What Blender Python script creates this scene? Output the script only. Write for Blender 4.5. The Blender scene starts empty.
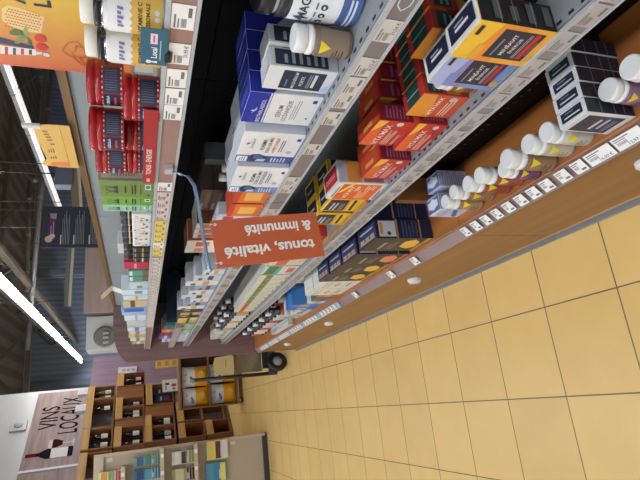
import bpy, bmesh, math, random
from mathutils import Vector, Matrix, Euler
rnd = random.Random(11)
SC = bpy.context.scene
COL = SC.collection
PI = math.pi

# ------------------------------------------------------------------ camera
CR = ((-0.108010, -0.318101, -0.941884), (-0.949221, 0.314598, 0.002603), (0.295487, 0.894338, -0.335928))
F = 507.377
CAMLOC = Vector((-0.239984, -1.233645, 1.482995))
cam = bpy.data.cameras.new('camera')
cam.sensor_width = 36.0
cam.lens = F * 36.0 / 640.0
cam.clip_start = 0.02
cam.clip_end = 200
camo = bpy.data.objects.new('camera', cam)
COL.objects.link(camo)
r0, r1, r2 = [Vector(r) for r in CR]
camo.matrix_world = Matrix(((r0.x, -r1.x, -r2.x, CAMLOC.x), (r0.y, -r1.y, -r2.y, CAMLOC.y), (r0.z, -r1.z, -r2.z, CAMLOC.z), (0, 0, 0, 1)))
SC.camera = camo


def at(axis, val, u, v):
    """the point of the plane axis=val (metres) that the photograph shows at u, v"""
    d = r0 * ((u - 320) / F) + r1 * ((v - 240) / F) + r2
    t = (val - CAMLOC[axis]) / d[axis]
    return CAMLOC + d * t


# ------------------------------------------------------------------ materials
def lin(c):
    o = []
    for v in c[:3]:
        v = v / 255.0
        o.append(v / 12.92 if v <= 0.04045 else ((v + 0.055) / 1.055) ** 2.4)
    return (o[0], o[1], o[2], 1.0)


MATS = {}


def mat(c, rough=0.45, metal=0.0, emit=0.0, var=0.05, scale=30.0, alpha=1.0, trans=0.0, spec=0.5):
    key = (tuple(c), rough, metal, emit, var, scale, alpha, trans, spec)
    if key in MATS:
        return MATS[key]
    m = bpy.data.materials.new('surface_%d_%d_%d' % tuple(c[:3]))
    m.use_nodes = True
    nt = m.node_tree
    b = nt.nodes['Principled BSDF']
    L = lin(c)
    tc = nt.nodes.new('ShaderNodeTexCoord')
    nz = nt.nodes.new('ShaderNodeTexNoise')
    nz.inputs['Scale'].default_value = scale
    nz.inputs['Detail'].default_value = 2
    mx = nt.nodes.new('ShaderNodeMix')
    mx.data_type = 'RGBA'
    mx.inputs[6].default_value = tuple(v * (1 - var) for v in L[:3]) + (1,)
    mx.inputs[7].default_value = tuple(min(1, v * (1 + var)) for v in L[:3]) + (1,)
    nt.links.new(tc.outputs['Object'], nz.inputs['Vector'])
    nt.links.new(nz.outputs['Fac'], mx.inputs[0])
    nt.links.new(mx.outputs[2], b.inputs['Base Color'])
    b.inputs['Roughness'].default_value = rough
    b.inputs['Metallic'].default_value = metal
    b.inputs['Specular IOR Level'].default_value = spec
    if trans:
        b.inputs['Transmission Weight'].default_value = trans
    if emit:
        b.inputs['Emission Color'].default_value = L
        b.inputs['Emission Strength'].default_value = emit
    MATS[key] = m
    return m


def wood(c1, c2, axis='Y', rough=0.4, scale=1.0, name='wood'):
    key = ('wood', tuple(c1), tuple(c2), axis, rough, scale)
    if key in MATS:
        return MATS[key]
    m = bpy.data.materials.new(name)
    m.use_nodes = True
    nt = m.node_tree
    b = nt.nodes['Principled BSDF']
    tc = nt.nodes.new('ShaderNodeTexCoord')
    mp = nt.nodes.new('ShaderNodeMapping')
    s = {'X': (1.2, 22, 22), 'Y': (22, 1.2, 22), 'Z': (22, 22, 1.2)}[axis]
    mp.inputs['Scale'].default_value = tuple(v * scale for v in s)
    nz = nt.nodes.new('ShaderNodeTexNoise')
    nz.inputs['Scale'].default_value = 1.0
    nz.inputs['Detail'].default_value = 6
    nz.inputs['Roughness'].default_value = 0.6
    rp = nt.nodes.new('ShaderNodeValToRGB')
    rp.color_ramp.elements[0].position = 0.32
    rp.color_ramp.elements[0].color = lin(c1)
    rp.color_ramp.elements[1].position = 0.68
    rp.color_ramp.elements[1].color = lin(c2)
    nt.links.new(tc.outputs['Object'], mp.inputs['Vector'])
    nt.links.new(mp.outputs['Vector'], nz.inputs['Vector'])
    nt.links.new(nz.outputs['Fac'], rp.inputs['Fac'])
    nt.links.new(rp.outputs['Color'], b.inputs['Base Color'])
    b.inputs['Roughness'].default_value = rough
    MATS[key] = m
    return m


def tile_floor():
    m = bpy.data.materials.new('floor_tiles')
    m.use_nodes = True
    nt = m.node_tree
    b = nt.nodes['Principled BSDF']
    tc = nt.nodes.new('ShaderNodeTexCoord')
    br = nt.nodes.new('ShaderNodeTexBrick')
    br.offset = 0.0
    br.squash = 1.0
    br.inputs['Scale'].default_value = 1.0
    br.inputs['Brick Width'].default_value = 0.333
    br.inputs['Row Height'].default_value = 0.333
    br.inputs['Mortar Size'].default_value = 0.0026
    br.inputs['Mortar Smooth'].default_value = 0.1
    br.inputs['Bias'].default_value = 0.0
    br.inputs['Color1'].default_value = lin((228, 192, 121))
    br.inputs['Color2'].default_value = lin((221, 185, 116))
    br.inputs['Mortar'].default_value = lin((104, 96, 72))
    nz = nt.nodes.new('ShaderNodeTexNoise')
    nz.inputs['Scale'].default_value = 5.0
    nz.inputs['Detail'].default_value = 5
    mx = nt.nodes.new('ShaderNodeMix')
    mx.data_type = 'RGBA'
    mx.blend_type = 'MULTIPLY'
    mx.inputs[0].default_value = 1.0
    rp = nt.nodes.new('ShaderNodeValToRGB')
    rp.color_ramp.elements[0].color = (0.9, 0.88, 0.84, 1)
    rp.color_ramp.elements[1].color = (1.06, 1.06, 1.04, 1)
    nt.links.new(tc.outputs['Object'], br.inputs['Vector'])
    nt.links.new(tc.outputs['Object'], nz.inputs['Vector'])
    nt.links.new(nz.outputs['Fac'], rp.inputs['Fac'])
    nt.links.new(br.outputs['Color'], mx.inputs[6])
    nt.links.new(rp.outputs['Color'], mx.inputs[7])
    nt.links.new(mx.outputs[2], b.inputs['Base Color'])
    b.inputs['Roughness'].default_value = 0.42
    bp = nt.nodes.new('ShaderNodeBump')
    bp.inputs['Strength'].default_value = 0.25
    bp.inputs['Distance'].default_value = 0.002
    bp.invert = True
    nt.links.new(br.outputs['Fac'], bp.inputs['Height'])
    nt.links.new(bp.outputs['Normal'], b.inputs['Normal'])
    return m


def ribbed(c1, c2, axis='X', pitch=0.25, rough=0.5):
    """profiled steel sheet: ribs as bump and slight colour difference of the troughs"""
    m = bpy.data.materials.new('profiled_sheet')
    m.use_nodes = True
    nt = m.node_tree
    b = nt.nodes['Principled BSDF']
    tc = nt.nodes.new('ShaderNodeTexCoord')
    wv = nt.nodes.new('ShaderNodeTexWave')
    wv.wave_type = 'BANDS'
    wv.bands_direction = axis
    wv.wave_profile = 'SIN'
    wv.inputs['Scale'].default_value = 0.314 / pitch
    rp = nt.nodes.new('ShaderNodeValToRGB')
    rp.color_ramp.elements[0].position = 0.3
    rp.color_ramp.elements[0].color = lin(c1)
    rp.color_ramp.elements[1].position = 0.7
    rp.color_ramp.elements[1].color = lin(c2)
    bp = nt.nodes.new('ShaderNodeBump')
    bp.inputs['Strength'].default_value = 0.4
    bp.inputs['Distance'].default_value = 0.02
    nt.links.new(tc.outputs['Object'], wv.inputs['Vector'])
    nt.links.new(wv.outputs['Fac'], rp.inputs['Fac'])
    nt.links.new(rp.outputs['Color'], b.inputs['Base Color'])
    nt.links.new(wv.outputs['Fac'], bp.inputs['Height'])
    nt.links.new(bp.outputs['Normal'], b.inputs['Normal'])
    b.inputs['Roughness'].default_value = rough
    return m


# ------------------------------------------------------------------ text outlines
TXT = {}


def text_polys(s, bold=0.0):
    key = (s, bold)
    if key in TXT:
        return TXT[key]
    cu = bpy.data.curves.new('lettering', 'FONT')
    cu.body = s
    cu.resolution_u = 3
    cu.offset = bold
    o = bpy.data.objects.new('lettering', cu)
    COL.objects.link(o)
    dg = bpy.context.evaluated_depsgraph_get()
    dg.update()
    ev = o.evaluated_get(dg)
    me = ev.to_mesh()
    vs = [(v.co.x, v.co.y) for v in me.vertices]
    fs = [tuple(p.vertices) for p in me.polygons]
    fs2 = []
    for f in fs:
        a = 0
        for i in range(len(f)):
            x0, y0 = vs[f[i]]
            x1, y1 = vs[f[(i + 1) % len(f)]]
            a += x0 * y1 - x1 * y0
        fs2.append(f if a > 0 else tuple(reversed(f)))
    ev.to_mesh_clear()
    bpy.data.objects.remove(o)
    bpy.data.curves.remove(cu)
    if vs:
        x0 = min(v[0] for v in vs)
        x1 = max(v[0] for v in vs)
        y0 = min(v[1] for v in vs)
        y1 = max(v[1] for v in vs)
    else:
        x0 = x1 = y0 = y1 = 0
    TXT[key] = (vs, fs2, (x0, x1, y0, y1))
    return TXT[key]


# ------------------------------------------------------------------ mesh builder
class MB:
    def __init__(self):
        self.v = []
        self.f = []
        self.m = []
        self.s = []
        self.mats = []
        self.M = None

    def mi(self, m):
        if isinstance(m, (tuple, list)):
            m = mat(m)
        if m not in self.mats:
            self.mats.append(m)
        return self.mats.index(m)

    def add(self, vs, fs, m, smooth=False):
        n = len(self.v)
        if self.M is not None:
            vs = [tuple(self.M @ Vector(p)) for p in vs]
        self.v += [tuple(p) for p in vs]
        k = self.mi(m)
        for f in fs:
            self.f.append(tuple(i + n for i in f))
            self.m.append(k)
            self.s.append(smooth)

    def box(self, x0, x1, y0, y1, z0, z1, m, bevel=0.0, faces=None):
        """faces: dict of face name -> material"""
        k = bevel
        if k <= 0:
            vs = [(x0, y0, z0), (x1, y0, z0), (x1, y1, z0), (x0, y1, z0), (x0, y0, z1), (x1, y0, z1), (x1, y1, z1), (x0, y1, z1)]
            fs = {'bottom': (0, 3, 2, 1), 'top': (4, 5, 6, 7), 'front': (0, 1, 5, 4), 'right': (1, 2, 6, 5), 'back': (2, 3, 7, 6), 'left': (3, 0, 4, 7)}
            for nme, f in fs.items():
                self.add([vs[i] for i in f], [(0, 1, 2, 3)], (faces or {}).get(nme, m))
            return
        bm = bmesh.new()
        bmesh.ops.create_cube(bm, size=1.0)
        for v in bm.verts:
            v.co = Vector(((x0 + x1) / 2 + v.co.x * (x1 - x0), (y0 + y1) / 2 + v.co.y * (y1 - y0), (z0 + z1) / 2 + v.co.z * (z1 - z0)))
        bmesh.ops.bevel(bm, geom=list(bm.edges), offset=k, segments=1, affect='EDGES', profile=0.5)
        bm.normal_update()
        for f in bm.faces:
            n = f.normal
            nm = 'front' if n.y < -.9 else 'back' if n.y > .9 else 'right' if n.x > .9 else 'left' if n.x < -.9 else 'top' if n.z > .9 else 'bottom' if n.z < -.9 else None
            mm = (faces or {}).get(nm, m) if nm else m
            self.add([tuple(v.co) for v in f.verts], [tuple(range(len(f.verts)))], mm)
        bm.free()

    def lathe(self, prof, m, n=20, c=(0, 0), smooth=True, a0=0.0, a1=2 * PI, caps=True):
        """prof: list of (r, z)"""
        full = abs(a1 - a0 - 2 * PI) < 1e-6
        k = n if full else n + 1
        vs = []
        for r, z in prof:
            for i in range(k):
                a = a0 + (a1 - a0) * i / n
                vs.append((c[0] + r * math.cos(a), c[1] + r * math.sin(a), z))
        fs = []
        for j in range(len(prof) - 1):
            for i in range(n):
                i2 = (i + 1) % k if full else i + 1
                fs.append((j * k + i, j * k + i2, (j + 1) * k + i2, (j + 1) * k + i))
        self.add(vs, fs, m, smooth)
        if full and caps:
            if prof[0][0] > 1e-5:
                self.add(vs[:k], [tuple(reversed(range(k)))], m)
            if prof[-1][0] > 1e-5:
                self.add(vs[-k:], [tuple(range(k))], m)

    def tube(self, pts, r, m, n=8, closed=False):
        pts = [Vector(p) for p in pts]
        rings = []
        for i, p in enumerate(pts):
            a = pts[max(i - 1, 0)]
            b = pts[min(i + 1, len(pts) - 1)]
            t = (b - a).normalized()
            up = Vector((0, 0, 1)) if abs(t.z) < 0.9 else Vector((1, 0, 0))
            s = t.cross(up).normalized()
            w = s.cross(t).normalized()
            rings.append([tuple(p + s * (r * math.cos(2 * PI * k / n)) + w * (r * math.sin(2 * PI * k / n))) for k in range(n)])
        vs = [v for rg in rings for v in rg]
        fs = []
        for j in range(len(rings) - 1):
            for k in range(n):
                k2 = (k + 1) % n
                fs.append((j * n + k, (j + 1) * n + k, (j + 1) * n + k2, j * n + k2))
        fs.append(tuple(range(n)))
        fs.append(tuple(reversed(range((len(rings) - 1) * n, len(rings) * n))))
        self.add(vs, fs, m, True)

    def bar(self, p, q, w, h, m):
        p = Vector(p)
        q = Vector(q)
        t = (q - p).normalized()
        up = Vector((0, 0, 1)) if abs(t.z) < 0.95 else Vector((0, 1, 0))
        s = t.cross(up).normalized() * (w / 2)
        u = s.cross(t).normalized() * (h / 2)
        vs = [tuple(b + i * s + j * u) for b in (p, q) for i, j in ((-1, -1), (1, -1), (1, 1), (-1, 1))]
        self.add(vs, [(0, 1, 2, 3), (7, 6, 5, 4), (0, 4, 5, 1), (1, 5, 6, 2), (2, 6, 7, 3), (3, 7, 4, 0)], m)

    # --- printing on a plane: origin o, unit axes a and b, normal a x b
    def poly(self, o, a, b, pts, m, lift=0.0004):
        n = a.cross(b).normalized() * lift
        ar = sum(pts[i][0] * pts[(i + 1) % len(pts)][1] - pts[(i + 1) % len(pts)][0] * pts[i][1] for i in range(len(pts)))
        if ar < 0:
            pts = list(reversed(pts))
        self.add([tuple(o + a * p[0] + b * p[1] + n) for p in pts], [tuple(range(len(pts)))], m)

    def rect(self, o, a, b, x0, y0, x1, y1, m, lift=0.0004):
        self.poly(o, a, b, [(x0, y0), (x1, y0), (x1, y1), (x0, y1)], m, lift)

    def disc(self, o, a, b, cx, cy, r, m, lift=0.0004, n=16, ry=None):
        ry = ry or r
        self.poly(o, a, b, [(cx + r * math.cos(2 * PI * k / n), cy + ry * math.sin(2 * PI * k / n)) for k in range(n)], m, lift)

    def text(self, o, a, b, s, cx, cy, h, m, lift=0.0008, rot=0.0, maxw=None, bold=0.0, align='C', width=None):
        vs, fs, (x0, x1, y0, y1) = text_polys(s, bold)
        if not vs:
            return
        k = h / 0.7
        if maxw and (x1 - x0) * k > maxw:
            k = maxw / (x1 - x0)
        kx = k
        if width:
            kx = width / (x1 - x0)
        mx = {'C': (x0 + x1) / 2, 'L': x0, 'R': x1}[align]
        n = a.cross(b).normalized() * lift
        cr, sr = math.cos(rot), math.sin(rot)
        out = []
        for x, y in vs:
            px, py = (x - mx) * kx, (y - 0.35) * k
            out.append(tuple(o + a * (cx + px * cr - py * sr) + b * (cy + px * sr + py * cr) + n))
        self.add(out, fs, m)

    def build(self, name, parent=None, loc=(0, 0, 0), rotz=0.0, rot=None):
        me = bpy.data.meshes.new(name)
        me.from_pydata(self.v, [], self.f)
        for m in self.mats:
            me.materials.append(m)
        me.polygons.foreach_set('material_index', self.m)
        me.polygons.foreach_set('use_smooth', self.s)
        me.update()
        o = bpy.data.objects.new(name, me)
        COL.objects.link(o)
        o.location = loc
        o.rotation_euler = rot if rot else (0, 0, rotz)
        if parent:
            o.parent = parent
        return o


X, Y, Z = Vector((1, 0, 0)), Vector((0, 1, 0)), Vector((0, 0, 1))


def tag(o, label, cat, group=None, kind=None):
    if label:
        o['label'] = label
    if cat:
        o['category'] = cat
    if group:
        o['group'] = group
    if kind:
        o['kind'] = kind
    return o


def thing(name, label, cat, loc=(0, 0, 0), rotz=0.0, group=None, rot=None):
    o = bpy.data.objects.new(name, None)
    COL.objects.link(o)
    o.empty_display_size = 0.05
    o.location = loc
    o.rotation_euler = rot if rot else (0, 0, rotz)
    return tag(o, label, cat, group)


def copy_thing(root, loc, rotz=None, label=None, group=None):
    r = root.copy()
    COL.objects.link(r)
    r.location = loc
    if rotz is not None:
        r.rotation_euler = (0, 0, rotz)
    if label:
        r['label'] = label
    if group:
        r['group'] = group
    for ch in list(root.children):
        c = ch.copy()
        COL.objects.link(c)
        c.parent = r
        for g in list(ch.children):
            d = g.copy()
            COL.objects.link(d)
            d.parent = c
    return r


FACING = -PI / 2      # goods on the long shelf: their front looks across the aisle


def face_axes(w, d, h, face):
    if face == 'front':
        return Vector((-w / 2, 0, 0)), X, Z, w, h
    if face == 'right':
        return Vector((w / 2, 0, 0)), Y, Z, d, h
    if face == 'left':
        return Vector((-w / 2, d, 0)), -Y, Z, d, h
    return Vector((-w / 2, 0, h)), X, Y, w, d


def prints(mb, w, d, h, plist):
    """each print: (kind, face, ...) in fractions of that face, later ones lie over earlier ones"""
    for i, p in enumerate(plist):
        o, a, b, fw, fh = face_axes(w, d, h, p[1])
        k = p[0]
        lay = 0.0003 + 0.00011 * i
        if k == 'r':
            _, _, a0, b0, a1, b1, c = p[:7]
            mb.rect(o, a, b, a0 * fw, b0 * fh, a1 * fw, b1 * fh, c, lay)
        elif k == 'p':
            mb.poly(o, a, b, [(q[0] * fw, q[1] * fh) for q in p[2]], p[3], lay)
        elif k == 'c':
            mb.disc(o, a, b, p[2] * fw, p[3] * fh, p[4] * min(fw, fh), p[5], lay)
        elif k == 't':
            _, _, s, ca, cb, size, c = p[:7]
            mb.text(o, a, b, s, ca * fw, cb * fh, size * fh, c, lay, maxw=(p[7] if len(p) > 7 else 0.9) * fw, bold=0.008)
        elif k == 'l':
            _, _, a0, b0, a1, b1, n, c = p
            st = (b1 - b0) / n
            for j in range(n):
                e = a1 - (0.25 * (a1 - a0) if j % 3 == 2 else 0)
                mb.rect(o, a, b, a0 * fw, (b0 + j * st) * fh, e * fw, (b0 + (j + .45) * st) * fh, c, lay)


def carton(name, label, cat, xf, y0, y1, z, h, d, col, plist=(), side=None, top=None, group=None, turn=0.0, tilt=0.0, left=None):
    w = abs(y1 - y0)
    mb = MB()
    mb.box(-w / 2, w / 2, 0, d, 0, h, col, bevel=min(0.0012, w * .03, d * .03),
           faces={'front': col, 'right': side or col, 'left': left or side or col, 'top': top or side or col, 'back': side or col})
    prints(mb, w, d, h, plist)
    o = mb.build(name, None, (xf, (y0 + y1) / 2, z), rot=(tilt, 0, FACING + turn))
    return tag(o, label, cat, group)


WHITE = (226, 226, 224)
OFFW = (205, 203, 198)
NAVY = (24, 32, 62)
BLACK = (22, 22, 24)
GREY = (120, 120, 120)
RED = (196, 40, 40)
ORANGE = (226, 104, 42)
YELLOW = (236, 184, 30)
GREEN = (92, 140, 70)
INK = (60, 60, 66)
ORD = ['first', 'second', 'third', 'fourth', 'fifth', 'sixth', 'seventh', 'eighth', 'ninth', 'tenth', 'eleventh', 'twelfth', 'thirteenth', 'fourteenth', 'fifteenth', 'sixteenth', 'seventeenth', 'eighteenth', 'nineteenth', 'twentieth']

# ================================================================== the hall
def plain(name, x0, x1, y0, y1, z0, z1, m, kind='structure'):
    mb = MB()
    mb.box(x0, x1, y0, y1, z0, z1, m)
    o = mb.build(name)
    o['kind'] = kind
    return o


plain('floor', -8, 16, -5, 24, -0.1, 0.0, tile_floor())
HZ = 5.8
plain('ceiling', -8, 16, -5, 24, HZ, HZ + 0.15, ribbed((92, 88, 84), (124, 120, 112), 'X', 0.6))
SLATE = ribbed((108, 124, 154), (122, 140, 170), 'X', 0.22)
plain('wall_back', -8, 16, 22.0, 22.2, 0, HZ, SLATE)
plain('wall_right', 15.0, 15.2, -5, 22, 0, HZ, ribbed((92, 102, 118), (112, 124, 140), 'Y', 0.3))
# big dark roller opening in the back wall
mb = MB()
mb.box(1.0, 2.15, 21.9, 22.0, 0, 2.75, (52, 48, 46))
mb.box(2.15, 2.3, 21.85, 22.0, 0, 2.9, (40, 40, 42))
o = mb.build('door_1')
o['kind'] = 'structure'

# white partition standing at an angle behind the wine, with its printed board
UX, UY = 0.66063, 0.75072
WROT = math.atan2(UY, UX)
WORG = (-0.435, 8.04, 0.0)


def wplace(u, off, z=0.0):
    return (WORG[0] + u * UX - off * UY, WORG[1] + u * UY + off * UX, z)


mb = MB()
mb.box(-4.0, 2.3, 0, 0.12, 0, 4.0, (196, 195, 192))
o = mb.build('wall_left', None, wplace(0, 0.82), WROT)
o['kind'] = 'structure'

# steel roof trusses
STEEL = (96, 88, 78)


def truss(y, x0, x1, zt, hh, label, post=None, st=1.2):
    t = thing('roof_truss', label, 'truss', ((x0 + x1) / 2, y, zt - hh), group='steel roof trusses')
    a = MB()
    ox, oz = (x0 + x1) / 2, zt - hh
    a.bar((x0 - ox, 0, hh), (x1 - ox, 0, hh), .16, .16, mat(STEEL, .5))
    a.build('top_chord', t)
    a = MB()
    a.bar((x0 - ox, 0, 0), (x1 - ox, 0, 0), .14, .14, mat(STEEL, .5))
    a.build('bottom_chord', t)
    n = int((x1 - x0) / st)
    for i in range(n):
        a = MB()
        xa = x0 + (x1 - x0) * i / n - ox
        xb = x0 + (x1 - x0) * (i + 1) / n - ox
        za, zb = (0, hh) if i % 2 == 0 else (hh, 0)
        a.bar((xa, 0, za), (xb, 0, zb), .07, .07, mat(STEEL, .5))
        a.build('web_bar', t)
    return t


truss(11.5, -2, 15, 5.75, 1.0, 'dark steel lattice truss crossing the hall nearest the shelves')
truss(17.0, -2, 15, 5.75, 1.0, 'dark steel lattice truss crossing the hall before the slate wall')
tr = thing('roof_beam', 'brown steel beam running under the roof beside the bright lamp row', 'beam', (3.0, 15, 3.9))
a = MB()
a.bar((0, -6.5, 0), (0, 6.9, 0), .10, .13, mat((84, 74, 62), .5))
a.build('beam_bar', tr)
a = MB()
a.bar((0, -6.5, .9), (0, 6.9, .9), .1, .12, mat((84, 74, 62), .5))
a.build('upper_bar', tr)
for k in range(8):
    a = MB()
    a.bar((0, -6.4 + k * 1.66, 0 if k % 2 else .9), (0, -6.4 + (k + 1) * 1.66, .9 if k % 2 else 0), .06, .06, mat((84, 74, 62), .5))
    a.build('web_bar', tr)

# columns of the hall
for i, (cx, cy, lab) in enumerate(((4.6, 16.8, 'grey steel column under the far truss, between the two lamp rows'), (1.35, 21.75, 'blue grey steel column against the slate wall, above the wine board'),)):
    a = MB()
    a.box(-.09, .09, -.09, .09, 0, 5.7, mat((92, 104, 122), .45))
    a.box(-.16, .16, -.02, .02, 0, 5.7, mat((92, 104, 122), .45))
    tag(a.build('steel_column', None, (cx, cy, 0)), lab, 'column')


# lamps --------------------------------------------------------------
def batten_row(x, z, ya, yb, n, strength, label, group, housing=(150, 150, 150), w=.09, tw=.028, lit=(247, 250, 255)):
    L = (yb - ya) / n
    root = None
    for i in range(n):
        loc = (x, ya + (i + .5) * L, z)
        lab = label.format(ORD[i])
        if root is None:
            root = thing('ceiling_light', lab, 'ceiling light', loc, group=group)
            a = MB()
            a.box(-w, w, -L * .49, L * .49, .03, .10, mat(housing, .4))
            a.build('housing', root)
            for s in (-1, 1):
                a = MB()
                a.box(s * w * .62 - tw, s * w * .62 + tw, -L * .475, L * .475, -.02, .03, mat(lit, .4, emit=strength, var=0), bevel=.008)
                a.build('tube', root)
        else:
            copy_thing(root, loc, None, lab, group)


batten_row(2.15, 3.6, 7.3, 21.0, 9, 66.0, 'bright twin tube ceiling light, {} along the row running to the slate wall', 'bright lamp row over the wine corner', w=.10, tw=.013)
batten_row(5.75, 3.6, 6.6, 14.0, 5, .5, 'white twin tube ceiling light, {} along the row behind the yellow card', 'white lamp row behind the long shelf', housing=(170, 170, 168), w=.1)
batten_row(-0.75, 3.35, -4.4, 6.6, 7, 20.0, 'added unseen twin tube ceiling light, {} along the row over the tiled aisle', 'added lamp row over the tiled aisle', w=.1)  # added row out of view, put in to light the shelf
batten_row(-3.4, 3.35, -4.4, 6.6, 7, 20.0, 'added unseen twin tube ceiling light, {} along the row beyond the tiled aisle', 'added lamp row over the next aisle', w=.1)  # second added row, also out of view, more light for the scene

# suspended rails and pipes under the roof
def pipe(name, p, q, r, c, label, cat, fit=None):
    m = (Vector(p) + Vector(q)) / 2
    t = thing(name, label, cat, tuple(m))
    a = MB()
    a.tube([Vector(p) - m, Vector(q) - m], r, mat(c, .35, .3), 10)
    a.build('pipe', t)
    n = 3
    for k in range(n):
        a = MB()
        b = Vector(p).lerp(Vector(q), (k + .5) / n) - m
        a.lathe([(r * 1.25, -.03), (r * 1.25, .03)], mat((140, 140, 140), .4), 12)
        o = a.build('collar', t, tuple(b), rot=Vector(Vector(q) - Vector(p)).to_track_quat('Z', 'Y').to_euler())
    return t


pipe('roof_pipe', at(1, 12.0, 52, 70), at(1, 12.0, 27, 350), .055, (120, 122, 124), 'long grey pipe hung under the roof, passing behind the dark text board', 'pipe')
pipe('roof_pipe', at(1, 14.0, 30, 182), at(1, 14.0, 26, 292), .06, (112, 106, 96), 'brown grey pipe with collars above the dark text board', 'pipe')
pipe('roof_pipe', at(1, 14.0, 30, 181), at(1, 14.0, 60, 177), .05, (130, 124, 112), 'short bent pipe length dropping from the brown grey pipe to the lamp row end', 'pipe')
t = thing('strip_light', 'unlit beige strip light hanging below the dark text board', 'ceiling light', tuple(at(1, 7.5, 67, 280)))
p, q = at(1, 7.5, 72, 215), at(1, 7.5, 66, 306)
m_ = at(1, 7.5, 67, 280)
a = MB()
a.bar(p - m_, q - m_, .05, .06, mat((120, 118, 108), .4))
a.build('housing', t)
a = MB()
a.bar(p - m_ + Vector((0, 0, -.05)), q - m_ + Vector((0, 0, -.05)), .045, .04, mat((205, 200, 188), .4))
a.build('tube', t)
for hp in (p, q):
    a = MB()
    e_ = hp.lerp(m_, .2) - m_
    a.tube([e_, e_ + Vector((0, 0, HZ - hp.z))], .006, mat((96, 96, 96), .4), 6)
    a.build('hanger', t)
t = thing('strip_light', 'beige strip light above the dark text board, next to the grey box', 'ceiling light', tuple(at(1, 6.5, 75, 185)))
p, q = at(1, 6.5, 73, 160), at(1, 6.5, 76, 207)
m_ = at(1, 6.5, 75, 185)
a = MB()
a.bar(p - m_, q - m_, .07, .1, mat((140, 122, 98), .4))
a.build('housing', t)
a = MB()
a.bar(p - m_ + Vector((0, 0, -.07)), q - m_ + Vector((0, 0, -.07)), .05, .04, mat((214, 202, 182), .4))
a.build('tube', t)
for hp in (p, q):
    a = MB()
    e_ = hp.lerp(m_, .2) - m_
    a.tube([e_, e_ + Vector((0, 0, HZ - hp.z))], .006, mat((96, 96, 96), .4), 6)
    a.build('hanger', t)
# grey box hung above the sign
p = at(1, 6.5, 65, 174)
t = thing('wall_speaker', 'grey box shaped loudspeaker hung above the dark text board', 'speaker', tuple(p))
a = MB()
a.box(-.22, .22, -.1, .1, -.12, .12, mat((104, 116, 134), .5), bevel=.01)
a.build('body', t)
a = MB()
a.tube([(0, 0, .12), (0, 0, 1.6)], .01, (60, 60, 60), 6)
a.build('hanger', t)

# dark text board with a purple picture, hanging behind the long shelf
BY = 4.0
tl, tr_, br, bl = at(1, BY, 40, 247), at(1, BY, 43, 208), at(1, BY, 100, 205), at(1, BY, 104, 248)
x0, x1 = (tl.x + bl.x) / 2, (tr_.x + br.x) / 2
z1, z0 = tl.z + .0, 1.80
t = thing('text_board', 'dark blue hanging board of small white text with a purple picture', 'sign', ((x0 + x1) / 2, BY, z0), rot=(0, 0, 0))
w, h = x1 - x0, z1 - z0
a = MB()
a.box(-w / 2, w / 2, 0, .02, 0, h, mat((36, 38, 52), .5), bevel=.003)
o3, ax, bz = Vector((-w / 2, 0, 0)), X, Z
a.poly(o3, ax, bz, [(w * .18, h * .80), (w * .72, h * .78), (w * .75, h * .87), (w * .2, h * .90)], (84, 34, 92))
for q in range(2):
    a.rect(o3, ax, bz, w * .32, h * (.81 + .035 * q), w * (.62 - .1 * q), h * (.822 + .035 * q), (176, 140, 190), .001)
a.disc(o3, ax, bz, w * .2, h * .88, w * .08, (206, 170, 140), .0012, 10)
a.disc(o3, ax, bz, w * .27, h * .83, w * .06, (190, 190, 180), .0014, 10)
a.poly(o3, ax, bz, [(w * .68, h * .78), (w * .82, h * .77), (w * .82, h * .88), (w * .70, h * .86)], (150, 146, 140), .0014)
for b0, n in ((.64, 5), (.44, 6), (.2, 6)):
    a.rect(o3, ax, bz, w * .08, h * (b0 + .05), w * .3, h * (b0 + .065), (215, 215, 215))
    for k in range(n):
        a.rect(o3, ax, bz, w * .08, h * (b0 + .03 - k * .025), w * (.8 + .1 * ((k * 7) % 3 - 1)), h * (b0 + .036 - k * .025), (150, 150, 156))
a.build('board', t)
for s in (-1, 1):
    a = MB()
    a.tube([(s * w * .4, .01, h), (s * w * .4, .01, HZ - z0)], .004, (80, 80, 80), 5)
    a.build('cable', t)

# wood finish fascia and white cabinet of the aisle behind
fx0, fx1 = 1.12, 2.0
t = thing('fascia_panel', 'pale pinkish wood fascia panel standing behind the long shelf', 'panel', (1.6, 6.0, 0))
a = MB()
a.box(-.45, .5, 0, .04, .2, 2.17, wood((160, 140, 132), (182, 162, 152), 'X', .5))
a.build('panel', t)
a = MB()
a.box(-.45, .5, .04, .3, 0, 2.1, (90, 84, 80))
a.build('carcass', t)
t = thing('display_cabinet', 'white wall cabinet with round glass window beside the wood fascia', 'cabinet', (.9, 6.2, 0))
a = MB()
a.box(-.22, .24, 0, .4, .9, 2.15, (206, 206, 204), bevel=.01)
a.build('body', t)
a = MB()
a.lathe([(.12, 0), (.14, .01), (.14, .03), (.12, .035)], (120, 118, 112), 20)
a.build('window_ring', t, (-.05, -.01, 1.92), rot=(PI / 2, 0, 0))
for k in range(3):
    a = MB()
    a.lathe([(.022, 0), (.025, .06), (.025, .07)], (170, 170, 165), 10)
    a.build('glass', t, (-.12 + k * .06, -.045, 1.87))
a = MB()
a.box(-.3, .1, -.16, 0, 1.66, 1.7, (176, 142, 112))
a.build('ledge', t)

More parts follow.
